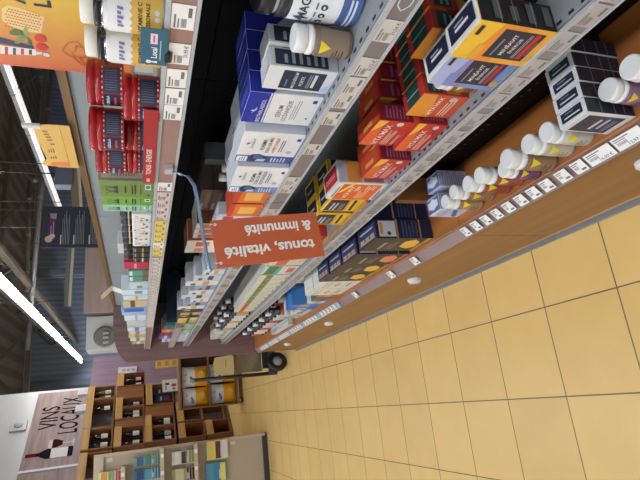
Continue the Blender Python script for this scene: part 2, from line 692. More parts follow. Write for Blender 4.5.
# VINS LOCAUX printed board on the white partition
t = thing('wall_board', 'large wood print board reading vins locaux with a bottle picture', 'sign', wplace(1.25, .80, 2.44), WROT)
WD, HT = 1.92, .88
PK = wood((140, 118, 112), (172, 150, 142), 'X', .8, .7)
a = MB()
a.box(-WD / 2, WD / 2, 0, .02, 0, HT, PK)
o3 = Vector((-WD / 2, 0, 0))
INKY = mat((24, 22, 24), .9, spec=.05)
a.text(o3, X, Z, 'VINS', 1.20, .60, .29, INKY, .002, bold=.01, width=.60)
a.text(o3, X, Z, 'LOCAUX', 1.24, .26, .31, INKY, .002, bold=.01, width=.98)
WINE = mat((66, 20, 24), .9, spec=.05)
# bottle picture
bx = -.09
pts = [(.30, .12), (.50, .12), (.515, .14), (.515, .52), (.47, .60), (.44, .64), (.44, .84), (.36, .84), (.36, .64), (.33, .60), (.285, .52), (.285, .14)]
a.poly(o3, X, Z, [(p_[0] + bx, p_[1]) for p_ in pts], mat((34, 26, 28), .9, spec=.05), .002)
a.rect(o3, X, Z, .29 + bx, .20, .51 + bx, .46, (206, 196, 190), .003)
a.rect(o3, X, Z, .36 + bx, .68, .44 + bx, .84, mat((100, 34, 30), .9, spec=.05), .003)
# glass picture
a.poly(o3, X, Z, [(.43, .40), (.48, .30), (.58, .30), (.63, .40), (.63, .46), (.43, .46)], WINE, .002)
a.poly(o3, X, Z, [(.425, .46), (.635, .46), (.62, .52), (.44, .52)], (190, 176, 168), .0025)
a.rect(o3, X, Z, .52, .13, .54, .30, (190, 176, 168), .002)
a.disc(o3, X, Z, .53, .13, .08, (190, 176, 168), .002, 14, .015)
a.build('board', t)
for nm, xa, xb in (('edge_strip', -WD / 2 - .05, -WD / 2 - .004),):
    a = MB()
    a.box(xa, xb, -.01, .03, 0, HT, (214, 212, 208))
    a.build(nm, t)
t2 = thing('wall_board', 'plain wood print board continuing beyond the bottle picture', 'sign', wplace(-.75, .80, 2.44), WROT)
a = MB()
a.box(-WD / 2, WD / 2 + .02, 0, .02, 0, HT, PK)
a.build('board', t2)
t = thing('smoke_detector_box', 'small white square box with a round disc on the white partition', 'alarm', wplace(1.36, .78, 3.38), WROT)
a = MB()
a.box(-.13, .13, 0, .04, 0, .26, (196, 198, 196), bevel=.006)
a.build('plate', t)
a = MB()
a.lathe([(.07, 0), (.07, .012), (.05, .02), (0, .022)], (176, 178, 176), 20)
a.build('disc', t, (0, 0, .13), rot=(PI / 2, 0, 0))

# ================================================================== the long shelf (four bays)
XR = 0.36            # front of the upper shelves
XB = 0.77            # back panel
JO = [-1.06, 0.18, 1.415, 2.54, 3.70]
PLINTH = wood((116, 76, 34), (144, 100, 50), 'Y', .38, .55)
TOPW = wood((150, 92, 44), (176, 112, 58), 'Y', .35, .6)
TRIMW = wood((104, 70, 34), (126, 90, 48), 'Y', .4)
DARKM = mat((18, 19, 21), .6, spec=.2)
GREYM = mat((138, 140, 138), .5)
SHELFM = mat((150, 156, 160), .4, .2)
ENDW = wood((108, 82, 80), (134, 104, 102), 'Z', .45)
TAUPE = (150, 118, 106)
RAILC = {'s4': (152, 118, 106), 's3': (122, 114, 116), 's2': (132, 128, 130), 's1': (138, 118, 116)}
LEV = {'s2': .752, 's3': 1.102, 's4': 1.442}


def rail_mesh(mb, lev, y0, y1):
    z = LEV[lev]
    m = mat(RAILC[lev], .35)
    edge = mat((172, 176, 180), .3)
    mb.box(XR - .010, XR, y0, y1, z - .046, z - .004, m)
    mb.box(XR - .013, XR - .006, y0, y1, z - .006, z + .002, edge)
    mb.box(XR - .013, XR - .006, y0, y1, z - .050, z - .044, edge)


def tag_mesh(c, price=None, w=.055, h=.036):
    """a paper price tag in its own frame: x along the rail to the right, z up, facing -y"""
    a = MB()
    a.box(-w / 2, w / 2, 0, .0008, -h / 2, h / 2, mat(c, .5))
    o3 = Vector((-w / 2, 0, -h / 2))
    k = (112, 108, 108)
    a.rect(o3, X, Z, w * .06, h * .80, w * .6, h * .88, k)
    a.rect(o3, X, Z, w * .06, h * .66, w * .45, h * .72, k)
    for i in range(9):
        a.rect(o3, X, Z, w * (.1 + i * .04), h * .34, w * (.12 + i * .04), h * .58, k)
    if price:
        a.text(o3, X, Z, price, w * .66, h * .22, h * .24, (60, 58, 60), maxw=w * .55)
    else:
        a.rect(o3, X, Z, w * .52, h * .14, w * .9, h * .3, (110, 106, 106))
    return a


TAGLIB = {}


def price_tag(parent, lev, y, c=(228, 226, 222), price=None, w=.055, h=.036):
    key = (c, price, w, h)
    if key not in TAGLIB:
        o = tag_mesh(c, price, w, h).build('price_tag', parent)
        TAGLIB[key] = o
    else:
        o = TAGLIB[key].copy()
        COL.objects.link(o)
        o.parent = parent
    o['label'] = None
    del o['label']
    return o


def set_tag(o, lev, y, base):
    if lev == 's1':
        o.location = Vector((.2565, y, .4135)) + Vector((-.006, 0, .006)) - base
        o.rotation_euler = (-math.radians(45), 0, FACING)
    else:
        o.location = Vector((XR - .0118, y, LEV[lev] - .025)) - base
        o.rotation_euler = (0, 0, FACING)


BAYLAB = ['shelving bay nearest the camera with orange poster on top', 'shelving bay behind the orange hanging sign', 'third shelving bay, past the orange hanging sign', 'farthest shelving bay, closed by the dark wood end panel']
TAGS = {0: [], 1: [], 2: [], 3: []}


def add_tag(lev, y, **k):
    for i in range(4):
        if JO[i] <= y < JO[i + 1]:
            TAGS[i].append((lev, y, k))


W1 = (230, 228, 224)
PINK = (204, 186, 180)
YT = (222, 196, 92)
# top shelf tags
for u, pr in ((-.735, None), (-.655, None), (-.565, None), (-.475, '21,95 €'), (-.405, None), (-.345, None), (-.288, None)):
    add_tag('s4', u, c=W1, price=pr)
add_tag('s4', .085, c=W1, price=None)
for k in range(4):
    add_tag('s4', .15 + k * .056, c=PINK)
for k in range(7):
    add_tag('s4', .38 + k * .056, c=YT if k != 4 else W1)
for k in range(28):
    add_tag('s4', .79 + k * .06, c=(206, 196, 190) if k % 5 else PINK)
# third shelf tags
for y_, pr in ((-.60, '21,24 €'), (-.50, '6,72 €'), (-.44, None), (-.385, None), (-.315, None), (-.17, None), (.02, None), (.075, None)):
    add_tag('s3', y_, c=(200, 194, 190), price=pr)
for k in range(40):
    if k % 3:
        add_tag('s3', .2 + k * .06, c=(186, 176, 170))
# second shelf tags
for k, y_ in enumerate((-.77, -.71, -.64, -.56, -.50, -.44, -.36, -.28, -.22, -.12, -.05, .02, .1)):
    add_tag('s2', y_, c=(176, 170, 170))
for k in range(44):
    if k % 4:
        add_tag('s2', .23 + k * .057, c=(170, 162, 158))
# bottom shelf tags
for y_, w_, pr in ((-.575, .075, None), (-.487, .075, '13,97 €'), (-.405, .075, '16,50 €'), (-.34, .038, None), (-.285, .038, None), (-.225, .038, None), (-.172, .038, None), (-.118, .036, None), (-.062, .036, None), (-.005, .034, None), (.05, .034, None), (.105, .034, None), (.165, .034, None)):
    add_tag('s1', y_, c=W1, price=pr, w=w_, h=.036)
for y_ in (.53, .75, 1.17):
    add_tag('s1', y_, c=W1, w=.045, h=.036)
for k in range(36):
    add_tag('s1', 1.43 + k * .058, c=W1 if k % 6 else (150, 190, 214), w=.045, h=.036)

for i in range(4):
    y0, y1 = JO[i], JO[i + 1]
    ym = (y0 + y1) / 2
    root = thing('shelving_bay', BAYLAB[i], 'shelf unit', (.5, ym, 0), group='bays of the long shelf')
    base = Vector((.5, ym, 0))
    off = tuple(-base)
    e = .0015
    # back panel: dark sheets, pale grey above the top shelf
    a = MB()
    a.box(XB, XB + .03, y0 + e, y1 - e, .06, 1.275, DARKM)
    a.box(XB, XB + .03, y0 + e, y1 - e, 1.280, 1.435, DARKM)
    for k in range(46):
        yy = y0 + .02 + k * (y1 - y0 - .04) / 45
        a.box(XB - .0006, XB, yy - .006, yy + .006, 1.10, 1.104, (6, 6, 6))
        a.box(XB - .0006, XB, yy - .006, yy + .006, 1.19, 1.194, (6, 6, 6))
    a.build('back_panel', root, off)
    a = MB()
    a.box(XB - .005, XB + .03, y0 + e, y1 - e, 1.436, 1.685, GREYM)
    o = a.build('upper_back_panel', root, off)
    o['label'] = 'pale grey upper back panel'
    a = MB()
    a.box(XB - .016, XB + .034, y0, y1, 1.686, 1.712, TRIMW)
    a.build('top_trim', root, off)
    # wooden base
    a = MB()
    a.box(.243, .27, y0 + e, y1 - e, .037, .395, PLINTH)
    a.build('plinth_panel', root, off)
    a = MB()
    a.box(.238, .243, y0, y1, .040, .044, (190, 150, 96))
    a.box(.246, .30, y0, y1, .0, .036, mat((58, 60, 62), .4))
    a.box(.226, .246, y0 + .002, y1 - .002, .010, .024, mat((128, 134, 140), .35, .2))
    a.build('kick_plate', root, off)
    for yy in ([.816] if i == 1 else [2.02] if i == 2 else [-.41] if i == 0 else [3.1]):
        a = MB()
        a.lathe([(.032, 0), (.032, .012), (.024, .020), (.012, .020), (.010, .012), (0, .012)], mat((206, 206, 204), .3), 20)
        o = a.build('lock_cap', root, tuple(Vector((.243, yy, .265)) - base), rot=(PI / 2, 0, FACING))
        o['label'] = 'round white cap on the wooden base'
        b_ = MB()
        b_.box(-.012, .012, -.0135, -.011, -.006, .006, (40, 40, 42))
        b_.build('slot', o, (0, 0, 0), rot=(-PI / 2, 0, 0))
    # bottom wooden shelf with tilted price rail
    a = MB()
    a.box(.27, XB, y0 + e, y1 - e, .40, .43, TOPW)
    s = a.build('shelf', root, off)
    s['label'] = 'wooden bottom shelf'
    a = MB()
    sl = [(.238, .392), (.243, .388), (.280, .425), (.276, .432)]
    a.add([(x, y0, z) for x, z in sl] + [(x, y1, z) for x, z in sl], [(0, 4, 5, 1), (1, 5, 6, 2), (2, 6, 7, 3), (3, 7, 4, 0), (0, 1, 2, 3), (7, 6, 5, 4)], mat(RAILC['s1'], .3))
    a.build('price_rail', s)
    if i < 2:
        a = MB()
        yb0, yb1 = (y0 + e, y1 - e) if i == 1 else (-.5, y1 - e)
        PER = mat((20, 14, 11), .7, spec=.1)
        a.box(.478, .49, yb0, min(yb1, .255), .431, .70, PER)
        if i == 0:
            a.box(.525, .535, y0 + e, -.503, .431, .70, PER)
            a.box(.478, .535, -.503, -.5, .431, .70, PER)
        for k in range(26):
            yy = yb0 + .02 + k * .03
            if yy < min(yb1, .255):
                a.box(.4772, .478, yy - .004, yy + .004, .50, .508, (8, 6, 6))
        a.build('perforated_riser', root, off)
    # metal shelves
    for lev, zz in LEV.items():
        if i == 3 and lev == 's4':
            zz_ = zz
        a = MB()
        a.box(XR, XB, y0 + e, y1 - e, zz - .03, zz, SHELFM)
        n = int((y1 - y0) / .029)
        for k in range(n):
            yy = y0 + .02 + k * .029
            a.box(XR + .006, XR + .012, yy - .006, yy + .006, zz, zz + .0006, (20, 22, 26))
        s2 = a.build('shelf', root, off)
        a = MB()
        rail_mesh(a, lev, y0 + .002, y1 - .002)
        if lev == 's3' and i == 0:
            drop = [(-.017, 0), (-.006, .011), (.006, .012), (.014, .006), (.015, -.004), (.008, -.011), (-.004, -.010)]
            for p_, q_ in zip(drop, drop[1:] + drop[:1]):
                A_, B_ = Vector(p_), Vector(q_)
                nn = Vector((-(B_ - A_).y, (B_ - A_).x)).normalized() * .0012
                a.poly(Vector((XR - .010, -.665, zz - .025)), -Y, Z, [tuple(A_ - nn), tuple(B_ - nn), tuple(B_ + nn), tuple(A_ + nn)], (206, 204, 206))
        a.build('price_rail', s2)
        for L_, y_, k in TAGS[i]:
            if L_ == lev:
                o = price_tag(s2, lev, y_, **k)
                set_tag(o, lev, y_, Vector((0, 0, 0)))
    for L_, y_, k in TAGS[i]:
        if L_ == 's1':
            o = price_tag(s, 's1', y_, **k)
            set_tag(o, 's1', y_, Vector((0, 0, 0)))
    # brackets
    if i == 3:
        zz = 1.232
        a = MB()
        a.box(XR, XB, y0 + .02, y1 - e, zz - .03, zz, SHELFM)
        s2 = a.build('shelf', root, off)
        a = MB()
        a.box(XR - .01, XR, y0 + .02, y1 - .002, zz - .046, zz, mat((160, 146, 138), .4))
        a.build('price_rail', s2)
        a = MB()
        a.box(XR + .03, XB - .01, y0 + .004, y0 + .016, 1.19, 1.30, mat((38, 50, 66), .4))
        a.build('shelf_bracket', root, off)
        # end panel with a rounded upper corner
        a = MB()
        pr = []
        xr, zt, R_ = .245, 1.705, .33
        pr.append((.245, .36))
        for k in range(9):
            q = PI - (PI / 2) * k / 8
            pr.append((.245 + R_ + R_ * math.cos(q), zt - .14 + .14 * math.sin(q)))
        pr += [(1.30, zt), (1.30, .0), (.30, .0), (.30, .36)]
        ya, yb = y1 + .002, y1 + .032
        n = len(pr)
        a.add([(x, ya, z) for x, z in pr] + [(x, yb, z) for x, z in pr],
              [tuple(range(n))[::1], tuple(range(n, 2 * n))[::-1]] + [(k, k + n, (k + 1) % n + n, (k + 1) % n) for k in range(n)], ENDW)
        o = a.build('end_panel', root, off)
        o['label'] = 'dark purple brown wood end panel with rounded corner'

# orange poster on top of the nearest bay
P0 = (-.98, .105)
PZ0, PZ1 = 1.50, 1.95
t = thing('poster', 'orange and yellow poster with honeycomb and red berries above the top shelf', 'poster', (.70, (P0[0] + P0[1]) / 2, PZ0), FACING)
w, h = P0[1] - P0[0], PZ1 - PZ0
a = MB()
a.box(-w / 2, w / 2, 0, .005, 0, h, (214, 130, 60))
o3 = Vector((w / 2, 0, 0))
NST = 26
for k in range(NST):
    s0 = .012 * k if k < NST - 1 else .012 * k
    s1 = .012 * (k + 1) if k < NST - 1 else w
    t_ = min(1, k / (NST - 5.0)) ** .8
    c0, c1 = (200, 94, 52), (218, 176, 62)
    c = tuple(int(c0[q] + (c1[q] - c0[q]) * t_) for q in range(3))
    a.rect(Vector((-w / 2, 0, 0)), X, Z, s0, 0, s1, h, mat(c, .5), .0004)


def pp(u, v):
    q = at(0, .70, u, v)
    return (P0[1] - q.y, q.z - PZ0)


O = Vector((-w / 2, 0, 0))


def ppoly(pts, c, lift):
    a.poly(O, X, Z, [pp(*q) for q in pts], c, lift)


# headline letters
a.text(O, X, Z, 'L', pp(43, 6.5)[0], pp(43, 6.5)[1], .034, (34, 36, 58), .0012, bold=.04, align='L')
a.text(O, X, Z, 'A', pp(17, 3)[0], pp(17, 3)[1], .034, (34, 36, 58), .0012, bold=.04, align='L')
# honeycomb
ppoly([(2, 8), (8, 5), (20, 8), (44, 17), (46, 22), (42, 33), (30, 32), (12, 27), (2, 20)], (226, 196, 130), .0008)
ppoly([(41, 32), (44, 18), (46.5, 19), (45, 30), (43, 34)], (214, 150, 84), .001)
for iy in range(8):
    for ix in range(13):
        u = 6 + ix * 3.0 + (iy % 2) * 1.5
        v = 8 + iy * 2.9 + ix * .7
        if u < 42 and v < 30 - (42 - u) * .1 and v > 8:
            x_, z_ = pp(u, v)
            a.disc(O, X, Z, x_, z_, .0024, (196, 90, 56), .0012, 6)
# leaves
for pts, c in (([(9, 31), (15, 28), (22, 31), (26, 35), (18, 35), (11, 34)], (84, 116, 62)), ([(23, 33), (24, 27), (26, 24), (28, 30), (28, 36)], (146, 160, 92)), ([(14, 42), (19, 37), (27, 36), (24, 41), (18, 43)], (120, 146, 80)), ([(27, 36), (31, 40), (33, 46), (28, 43)], (70, 100, 56))):
    ppoly(pts, c, .0022)
# tubes
ppoly([(-6, 35), (34, 46), (33, 49), (-6, 42)], (48, 52, 80), .0014)
ppoly([(-6, 44), (36, 49), (36, 55), (-6, 53)], (226, 216, 206), .0016)
for k in range(5):
    u = -3 + k * 8
    ppoly([(u, 45.3 + k * .9), (u + 3, 45.6 + k * .9), (u + 3, 54.2), (u, 54)], (186, 44, 52) if k % 2 else (52, 70, 80), .0019)
ppoly([(36, 51), (42, 51.5), (42, 54), (36, 54)], (214, 206, 204), .002)
for u, v, r, c in ((40.5, 38, .0135, (206, 46, 44)), (42, 46.5, .0135, (198, 40, 44)), (46.5, 54, .008, (208, 204, 206))):
    x_, z_ = pp(u, v)
    a.disc(O, X, Z, x_, z_, r, c, .0026, 18)
# line drawn flower
for pl_ in ([(62, 50), (68, 42), (77, 41), (84, 48), (86, 56)], [(62, 50), (68, 55), (80, 57), (86, 56)], [(75, 52), (76, 45), (84, 48)], [(72, 52), (78, 62), (86, 56)], [(78, 62), (90, 67), (86, 56)], [(86, 56), (96, 58), (104, 66)], [(80, 57), (92, 74), (100, 78)], [(90, 67), (104, 62)]):
    for p_, q_ in zip(pl_[:-1], pl_[1:]):
        A_, B_ = Vector(pp(*p_)), Vector(pp(*q_))
        nn = Vector((-(B_ - A_).y, (B_ - A_).x)).normalized() * .0011
        a.poly(O, X, Z, [tuple(A_ - nn), tuple(B_ - nn), tuple(B_ + nn), tuple(A_ + nn)], (190, 70, 50), .0024)
a.build('print', t)
a = MB()
a.box(-w / 2 + .02, w / 2 - .02, .006, .014, -.056, h * .9, (190, 186, 176))
a.build('backing', t)

# hanging sign on its bent rod
t = thing('aisle_sign', 'orange hanging sign reading tonus, vitalité & immunité on a bent rod', 'sign', (.33, -.037, 1.40))
bs = Vector((.33, -.037, 1.40))
rod = [(.352, -.037, 1.412), (.338, -.037, 1.405), (.33, -.037, 1.385), (.325, -.037, 1.366), (.30, -.037, 1.352), (.255, -.037, 1.345), (.156, -.037, 1.334), (.083, -.037, 1.324), (.078, -.037, 1.318)]
a = MB()
a.tube([Vector(p_) - bs for p_ in rod], .0045, mat((140, 166, 196), .25, .5), 10)
a.build('rod', t)
a = MB()
a.box(-.008, .012, -.014, .014, -.008, .01, mat((176, 180, 184), .3))
a.build('clip', t, tuple(Vector((.343, -.037, 1.412)) - bs))
A_, B_, C_, D_ = [at(1, -.041, *q) for q in ((211, 221), (317, 211), (324, 257), (216.5, 268))]
cen = (A_ + B_ + C_ + D_) / 4
upv = ((A_ + D_) / 2 - (B_ + C_) / 2)
wid, hei = .1235, upv.length
ang = math.atan2(upv.x, upv.z)
a = MB()
a.box(-wid / 2, wid / 2, 0, .003, -hei / 2, hei / 2, mat((198, 98, 58), .5), bevel=.001)
o3 = Vector((0, 0, 0))
# reads upwards: text axis = +z, text up = -x
for s_, xx, wtxt in (('tonus, vitalité', -.027, .236), ('& immunité', .026, .177)):
    a.text(o3, Z, -X, s_, -hei / 2 + .022, -xx, .027, (244, 242, 240), .0012, bold=.03, align='L', width=wtxt)
for sx in (-1, 1):
    a.disc(o3, X, Z, sx * (wid / 2 - .012), hei / 2 - .01, .004, (236, 230, 226), .0012, 12)
o = a.build('sign_panel', t, tuple(cen - bs), rot=(0, ang, 0))
for sx in (-1, 1):
    a = MB()
    a.lathe([(.005, -.0015), (.0065, 0), (.005, .0015), (.0035, 0), (.005, -.0015)], (200, 200, 200), 12, caps=False)
    ctr = cen + Matrix.Rotation(ang, 3, 'Y') @ Vector((sx * (wid / 2 - .012), 0.0, hei / 2 - .003))
    a.build('ring', t, tuple(ctr - bs), rot=(0, PI / 2, 0))

# yellow card leaning on the wooden trim
t = thing('shelf_card', 'yellow die cut card fixed to the wooden trim of the long shelf', 'card', (.738, .64, 1.738), FACING)
a = MB()
pts = [(-.16, -.03), (.165, -.03), (.165, .04), (.150, .085), (.02, .082), (-.09, .075), (-.115, .088), (-.14, .10), (-.15, .09), (-.15, .05), (-.16, .045)]
n = len(pts)
a.add([(x, 0, z) for x, z in pts] + [(x, .003, z) for x, z in pts], [tuple(range(n)), tuple(range(n, 2 * n))[::-1]] + [(k, k + n, (k + 1) % n + n, (k + 1) % n) for k in range(n)], mat((216, 172, 84), .5))
o3 = Vector((0, 0, 0))
a.rect(o3, X, Z, -.145, .0, .155, .002, (176, 120, 50))
for x_, z_ in ((.12, .055), (.10, .053), (.08, .05), (.06, .048), (.03, .044)):
    a.rect(o3, X, Z, x_ - .006, z_ - .012, x_ + .006, z_ + .004, (150, 110, 56))
for x_, w_ in ((-.02, .03), (-.075, .024)):
    for q in range(3):
        a.rect(o3, X, Z, x_ - w_ / 2, .04 + q * .008, x_ + w_ / 2 - q * .004, .0445 + q * .008, (120, 88, 44))
a.poly(o3, X, Z, [(-.155, .0), (-.11, .0), (-.115, .06), (-.15, .075)], (222, 126, 54), .0006)
a.build('card', t)
a = MB()
a.box(.14, .16, -.004, .006, .06, .115, (214, 212, 206))
a.build('clip', t)

# ================================================================== goods near the camera
Z4, Z3, Z2, Z1 = 1.4425, 1.1027, .7527, .4305


def curved(a, r, z0, z1, ang, half, m, n=10):
    a.lathe([(r, z0), (r, z1)], m, n, a0=ang - half, a1=ang + half, caps=False)


def curved_poly(a, r, pts, ang, m, sub=1):
    """pts: (arc metres, z); fan on the cylinder"""
    lo, hi = min(p for p, z in pts), max(p for p, z in pts)
    n = max(1, int(math.ceil((hi - lo) / (r * .16))))
    for k in range(n):
        s = pts
        for lim, sg in ((lo + (hi - lo) * k / n, 1), (lo + (hi - lo) * (k + 1) / n, -1)):
            o = []
            for i in range(len(s)):
                A, B = s[i], s[(i + 1) % len(s)]
                da, db = (A[0] - lim) * sg, (B[0] - lim) * sg
                if da >= -1e-9:
                    o.append(A)
                if (da > 1e-9 and db < -1e-9) or (da < -1e-9 and db > 1e-9):
                    q = da / (da - db)
                    o.append((A[0] + (B[0] - A[0]) * q, A[1] + (B[1] - A[1]) * q))
            s = o
            if len(s) < 3:
                break
        if len(s) >= 3:
            if sum(s[i][0] * s[(i + 1) % len(s)][1] - s[(i + 1) % len(s)][0] * s[i][1] for i in range(len(s))) < 0:
                s = s[::-1]
            a.add([(r * math.cos(ang + p / r), r * math.sin(ang + p / r), z) for p, z in s], [tuple(range(len(s)))], m)


def curved_text(a, r, s, ang, zc, h, m, maxw, rot=0.0):
    vs, fs, (x0, x1, y0, y1) = text_polys(s, .02)
    k = h / .7
    k = min(k, maxw / (x1 - x0))
    kx = k
    out = []
    for x, y in vs:
        p = (x - (x0 + x1) / 2) * kx
        out.append((r * math.cos(ang + p / r), r * math.sin(ang + p / r), zc + (y - .35) * k))
    a.add(out, fs, m)


FR = -PI / 2     # local direction of the front (-y)


def pill_bottle(label, loc, hb, r, body, lab, cap=(226, 228, 228), yaw=0.0, group=None, tri=True, rot=None, cap_r=.95):
    t = thing('pill_bottle', label, 'bottle', loc, FACING + yaw, group, rot)
    a = MB()
    a.lathe([(r * .86, 0), (r, .004), (r, hb * .80), (r * .86, hb * .88), (r * .70, hb * .93), (r * .70, hb)], mat(body, .18), 22)
    a.build('body', t)
    a = MB()
    curved(a, r + .0005, hb * .10, hb * .74, FR, 1.9, mat(lab, .4), 18)
    for q in range(4):
        curved_poly(a, r + .0011, [(-r * .5, hb * (.20 + q * .07)), (r * (.5 - .2 * (q % 2)), hb * (.20 + q * .07)), (r * (.5 - .2 * (q % 2)), hb * (.23 + q * .07)), (-r * .5, hb * (.23 + q * .07))], FR, tuple(max(0, v - 60) for v in lab))
    if tri:
        curved_poly(a, r + .0014, [(-r * .1, hb * .74), (-r * .1 + r * .55, hb * .50), (r * .9, hb * .74)], FR + .15, (228, 206, 52))
    a.build('label', t)
    a = MB()
    a.lathe([(r * .92, hb * .86), (r * 1.0, hb * .885), (r * 1.0, hb * .97), (r * .8, hb * 1.0)], mat(cap, .35), 22)
    a.lathe([(r * cap_r * .97, hb * 1.02), (r * cap_r, hb * 1.03), (r * cap_r, hb * 1.24), (r * cap_r * .94, hb * 1.265), (r * cap_r * .85, hb * 1.262), (0, hb * 1.26)], mat(cap, .35), 26)
    a.build('cap', t)
    return t


# --- top shelf: white capped tubs with black neck bands
for i, (yy, xx, lab) in enumerate(((-.505, .393, 'white and yellow supplement bottle cut by the top edge of the photo'), (-.421, .393, 'white and yellow supplement bottle standing behind the teal card'))):
    t = thing('supplement_bottle', lab, 'bottle', (xx, yy - .004, Z4), FACING, 'white and yellow supplement bottles')
    r = .0315
    a = MB()
    a.lathe([(r * .9, 0), (r, .004), (r, .086), (r * .93, .093)], mat((214, 214, 214), .3), 26)
    a.build('body', t)
    a = MB()
    a.lathe([(r * .96, .086), (r * .9, .094), (r * .84, .097)], mat((170, 174, 182), .2, .8), 26)
    a.build('shoulder', t)
    a = MB()
    a.lathe([(r * .84, .0955), (r * .90, .097), (r * .90, .106), (r * .82, .107)], mat((20, 20, 22), .3), 26)
    for k in range(2):
        a.tube([(r * .8 * (1 if k else -1), -.006, .1), (r * 1.0 * (1 if k else -1), -.012, .099), (r * 1.3 * (1 if k else -1), -.012, .094)], .003, mat((20, 20, 22), .3), 6)
    a.build('neck_tag', t)
    a = MB()
    n = 30
    a.lathe([(r * .80, .107), (r * .82, .1075), (r * .82, .124), (r * .76, .127), (0, .1265)], mat((224, 224, 214), .4), n)
    for k in range(24):
        q = 2 * PI * k / 24
        a.box(-.0006, .0006, -.0006, .0006, 0, 0, (210, 210, 200)) if False else None
    a.build('cap', t)
    a = MB()
    curved(a, r + .0004, .006, .086, FR, PI * .98, mat((226, 226, 226), .4), 30)
    curved(a, r + .0007, .004, .050, FR, 2.2, mat((222, 180, 84), .45), 24)
    for q in range(8):
        p0_ = -r * 1.5 + q * r * .375
        curved_poly(a, r + .0009, [(p0_, .049), (p0_ + r * .375, .049), (p0_ + r * .19, .054)], FR, (222, 180, 84))
    curved_text(a, r + .0013, 'VITAMINE C', FR + .62, .038, .0085, (80, 62, 40), .05)
    curved_text(a, r + .0013, 'LIPOSOMALE', FR + .62, .026, .0085, (80, 62, 40), .05)
    for q in range(5):
        curved_poly(a, r + .0013, [(-.018 + q * .007, .063 + .003 * (q % 2)), (-.0135 + q * .007, .063 + .003 * (q % 2)), (-.012 + q * .007, .072), (-.0165 + q * .007, .072)], FR + .6, (120, 116, 164))
    for k, (p_, z_) in enumerate(((.010, .012), (.020, .012))):
        curved_poly(a, r + .0013, [(p_ + .004 * math.cos(j * PI / 5), z_ + .004 * math.sin(j * PI / 5)) for j in range(10)], FR + .35, (206, 206, 216))
    a.build('label', t)

t = thing('shelf_talker', 'teal card with white lettering clipped on the top shelf edge', 'card', (.342, -.4925, 1.437), FACING)
a = MB()
a.box(-.046, .046, 0, .0012, 0, .043, mat((44, 92, 112), .45), bevel=.0005)
o3 = Vector((-.046, 0, 0))
a.text(o3, X, Z, 'Local', .034, .0215, .0095, (232, 236, 236), .0008, bold=.02, maxw=.034)
a.rect(o3, X, Z, .056, .0165, .081, .0275, (222, 206, 214), .0006)
a.rect(o3, X, Z, .060, .0205, .077, .0235, (206, 90, 110), .001)
a.rect(o3, X, Z, .016, .0105, .066, .0125, (160, 190, 200), .0008)
a.disc(o3, X, Z, .010, .030, .0045, (225, 230, 230), .0008, 10)
a.poly(o3, X, Z, [(.007, .016), (.013, .016), (.0115, .026), (.0085, .026)], (225, 230, 230), .0008)
a.build('card', t)
a = MB()
a.box(-.034, -.012, -.002, .012, -.006, .004, mat((24, 26, 28), .3), bevel=.001)
a.build('clip', t)

# red pots, two tiers
PR = .047


def red_pot(label, loc, yaw):
    t = thing('supplement_pot', label, 'jar', loc, FACING + yaw, 'red lidded pots on the top shelf')
    K_ = 1.15
    a = MB()
    a.lathe([(PR * .9, 0), (PR * .97, .003), (PR * .97, .038)], mat((140, 18, 26), .3), 28)
    a.build('body', t)
    a = MB()
    a.lathe([(PR, .036), (PR * 1.02, .038), (PR * 1.02, .045), (PR * 1.0, .0455), (PR * 1.0, .047), (PR * 1.02, .0475), (PR * 1.02, .0575), (PR * .96, .0608), (PR * .88, .0608), (0, .060)], mat((150, 14, 26), .22), 32)
    a.build('lid', t)
    a = MB()
    rr = PR * .97 + .0005
    curved(a, rr, .003, .036, FR, PI * .99, mat((140, 22, 32), .4), 40)
    curved(a, rr + .0004, .005, .0335, FR + 1.15, .60, mat((44, 48, 72), .4), 12)
    curved(a, rr + .0004, .005, .0335, FR + .08, .40, mat((22, 30, 60), .4), 12)
    curved(a, rr + .0004, .005, .0335, FR - 1.0, .48, mat((30, 40, 76), .4), 12)
    for q in range(9):
        aa = FR + .68 + q * .105
        curved_poly(a, rr + .0008, [(0, .010), (.0014, .010), (.0014, .030), (0, .030)], aa, (100, 104, 130))
    curved_text(a, rr + .0009, 'ACÉROLA', FR + .08, .026, .008, (222, 222, 232), .030)
    curved_poly(a, rr + .0009, [(-.012, .012), (.012, .012), (.012, .016), (-.012, .016)], FR + .08, (190, 50, 56))
    for z_ in (.0352, .0035):
        for q in range(14):
            aa = FR - 1.3 + q * .23
            curved_poly(a, rr + .0008, [(-.0022, z_ - .0014), (.0022, z_ - .0014), (.0022, z_ + .0014), (-.0022, z_ + .0014)], aa, (226, 206, 190) if q % 2 else (214, 120, 96))
    curved(a, rr + .0006, .0, .0045, FR, 2.6, mat((150, 24, 30), .4), 30)
    a.build('label', t)
    for ch in t.children:
        for v in ch.data.vertices:
            v.co.z *= K_


pots = [(-.368, 0, 'lower tier, behind the teal card'), (-.268, 0, 'lower tier, second from the teal card'), (-.118, 0, 'lower tier, third from the teal card'), (.015, 0, 'lower tier, next to the green cartons'),
        (-.234, 1, 'upper tier, against the orange poster'), (-.160, 1, 'upper tier, middle of three'), (.015, 1, 'upper tier, next to the green cartons')]
for i, (yy, k, lab) in enumerate(pots):
    red_pot('red supplement pot, ' + lab, ([.455, .39, .40, .405, .442, .374, .402][i], yy, Z4 + k * .0703), [.1, .15, -.1, -.2, .0, .2, -.1][i])

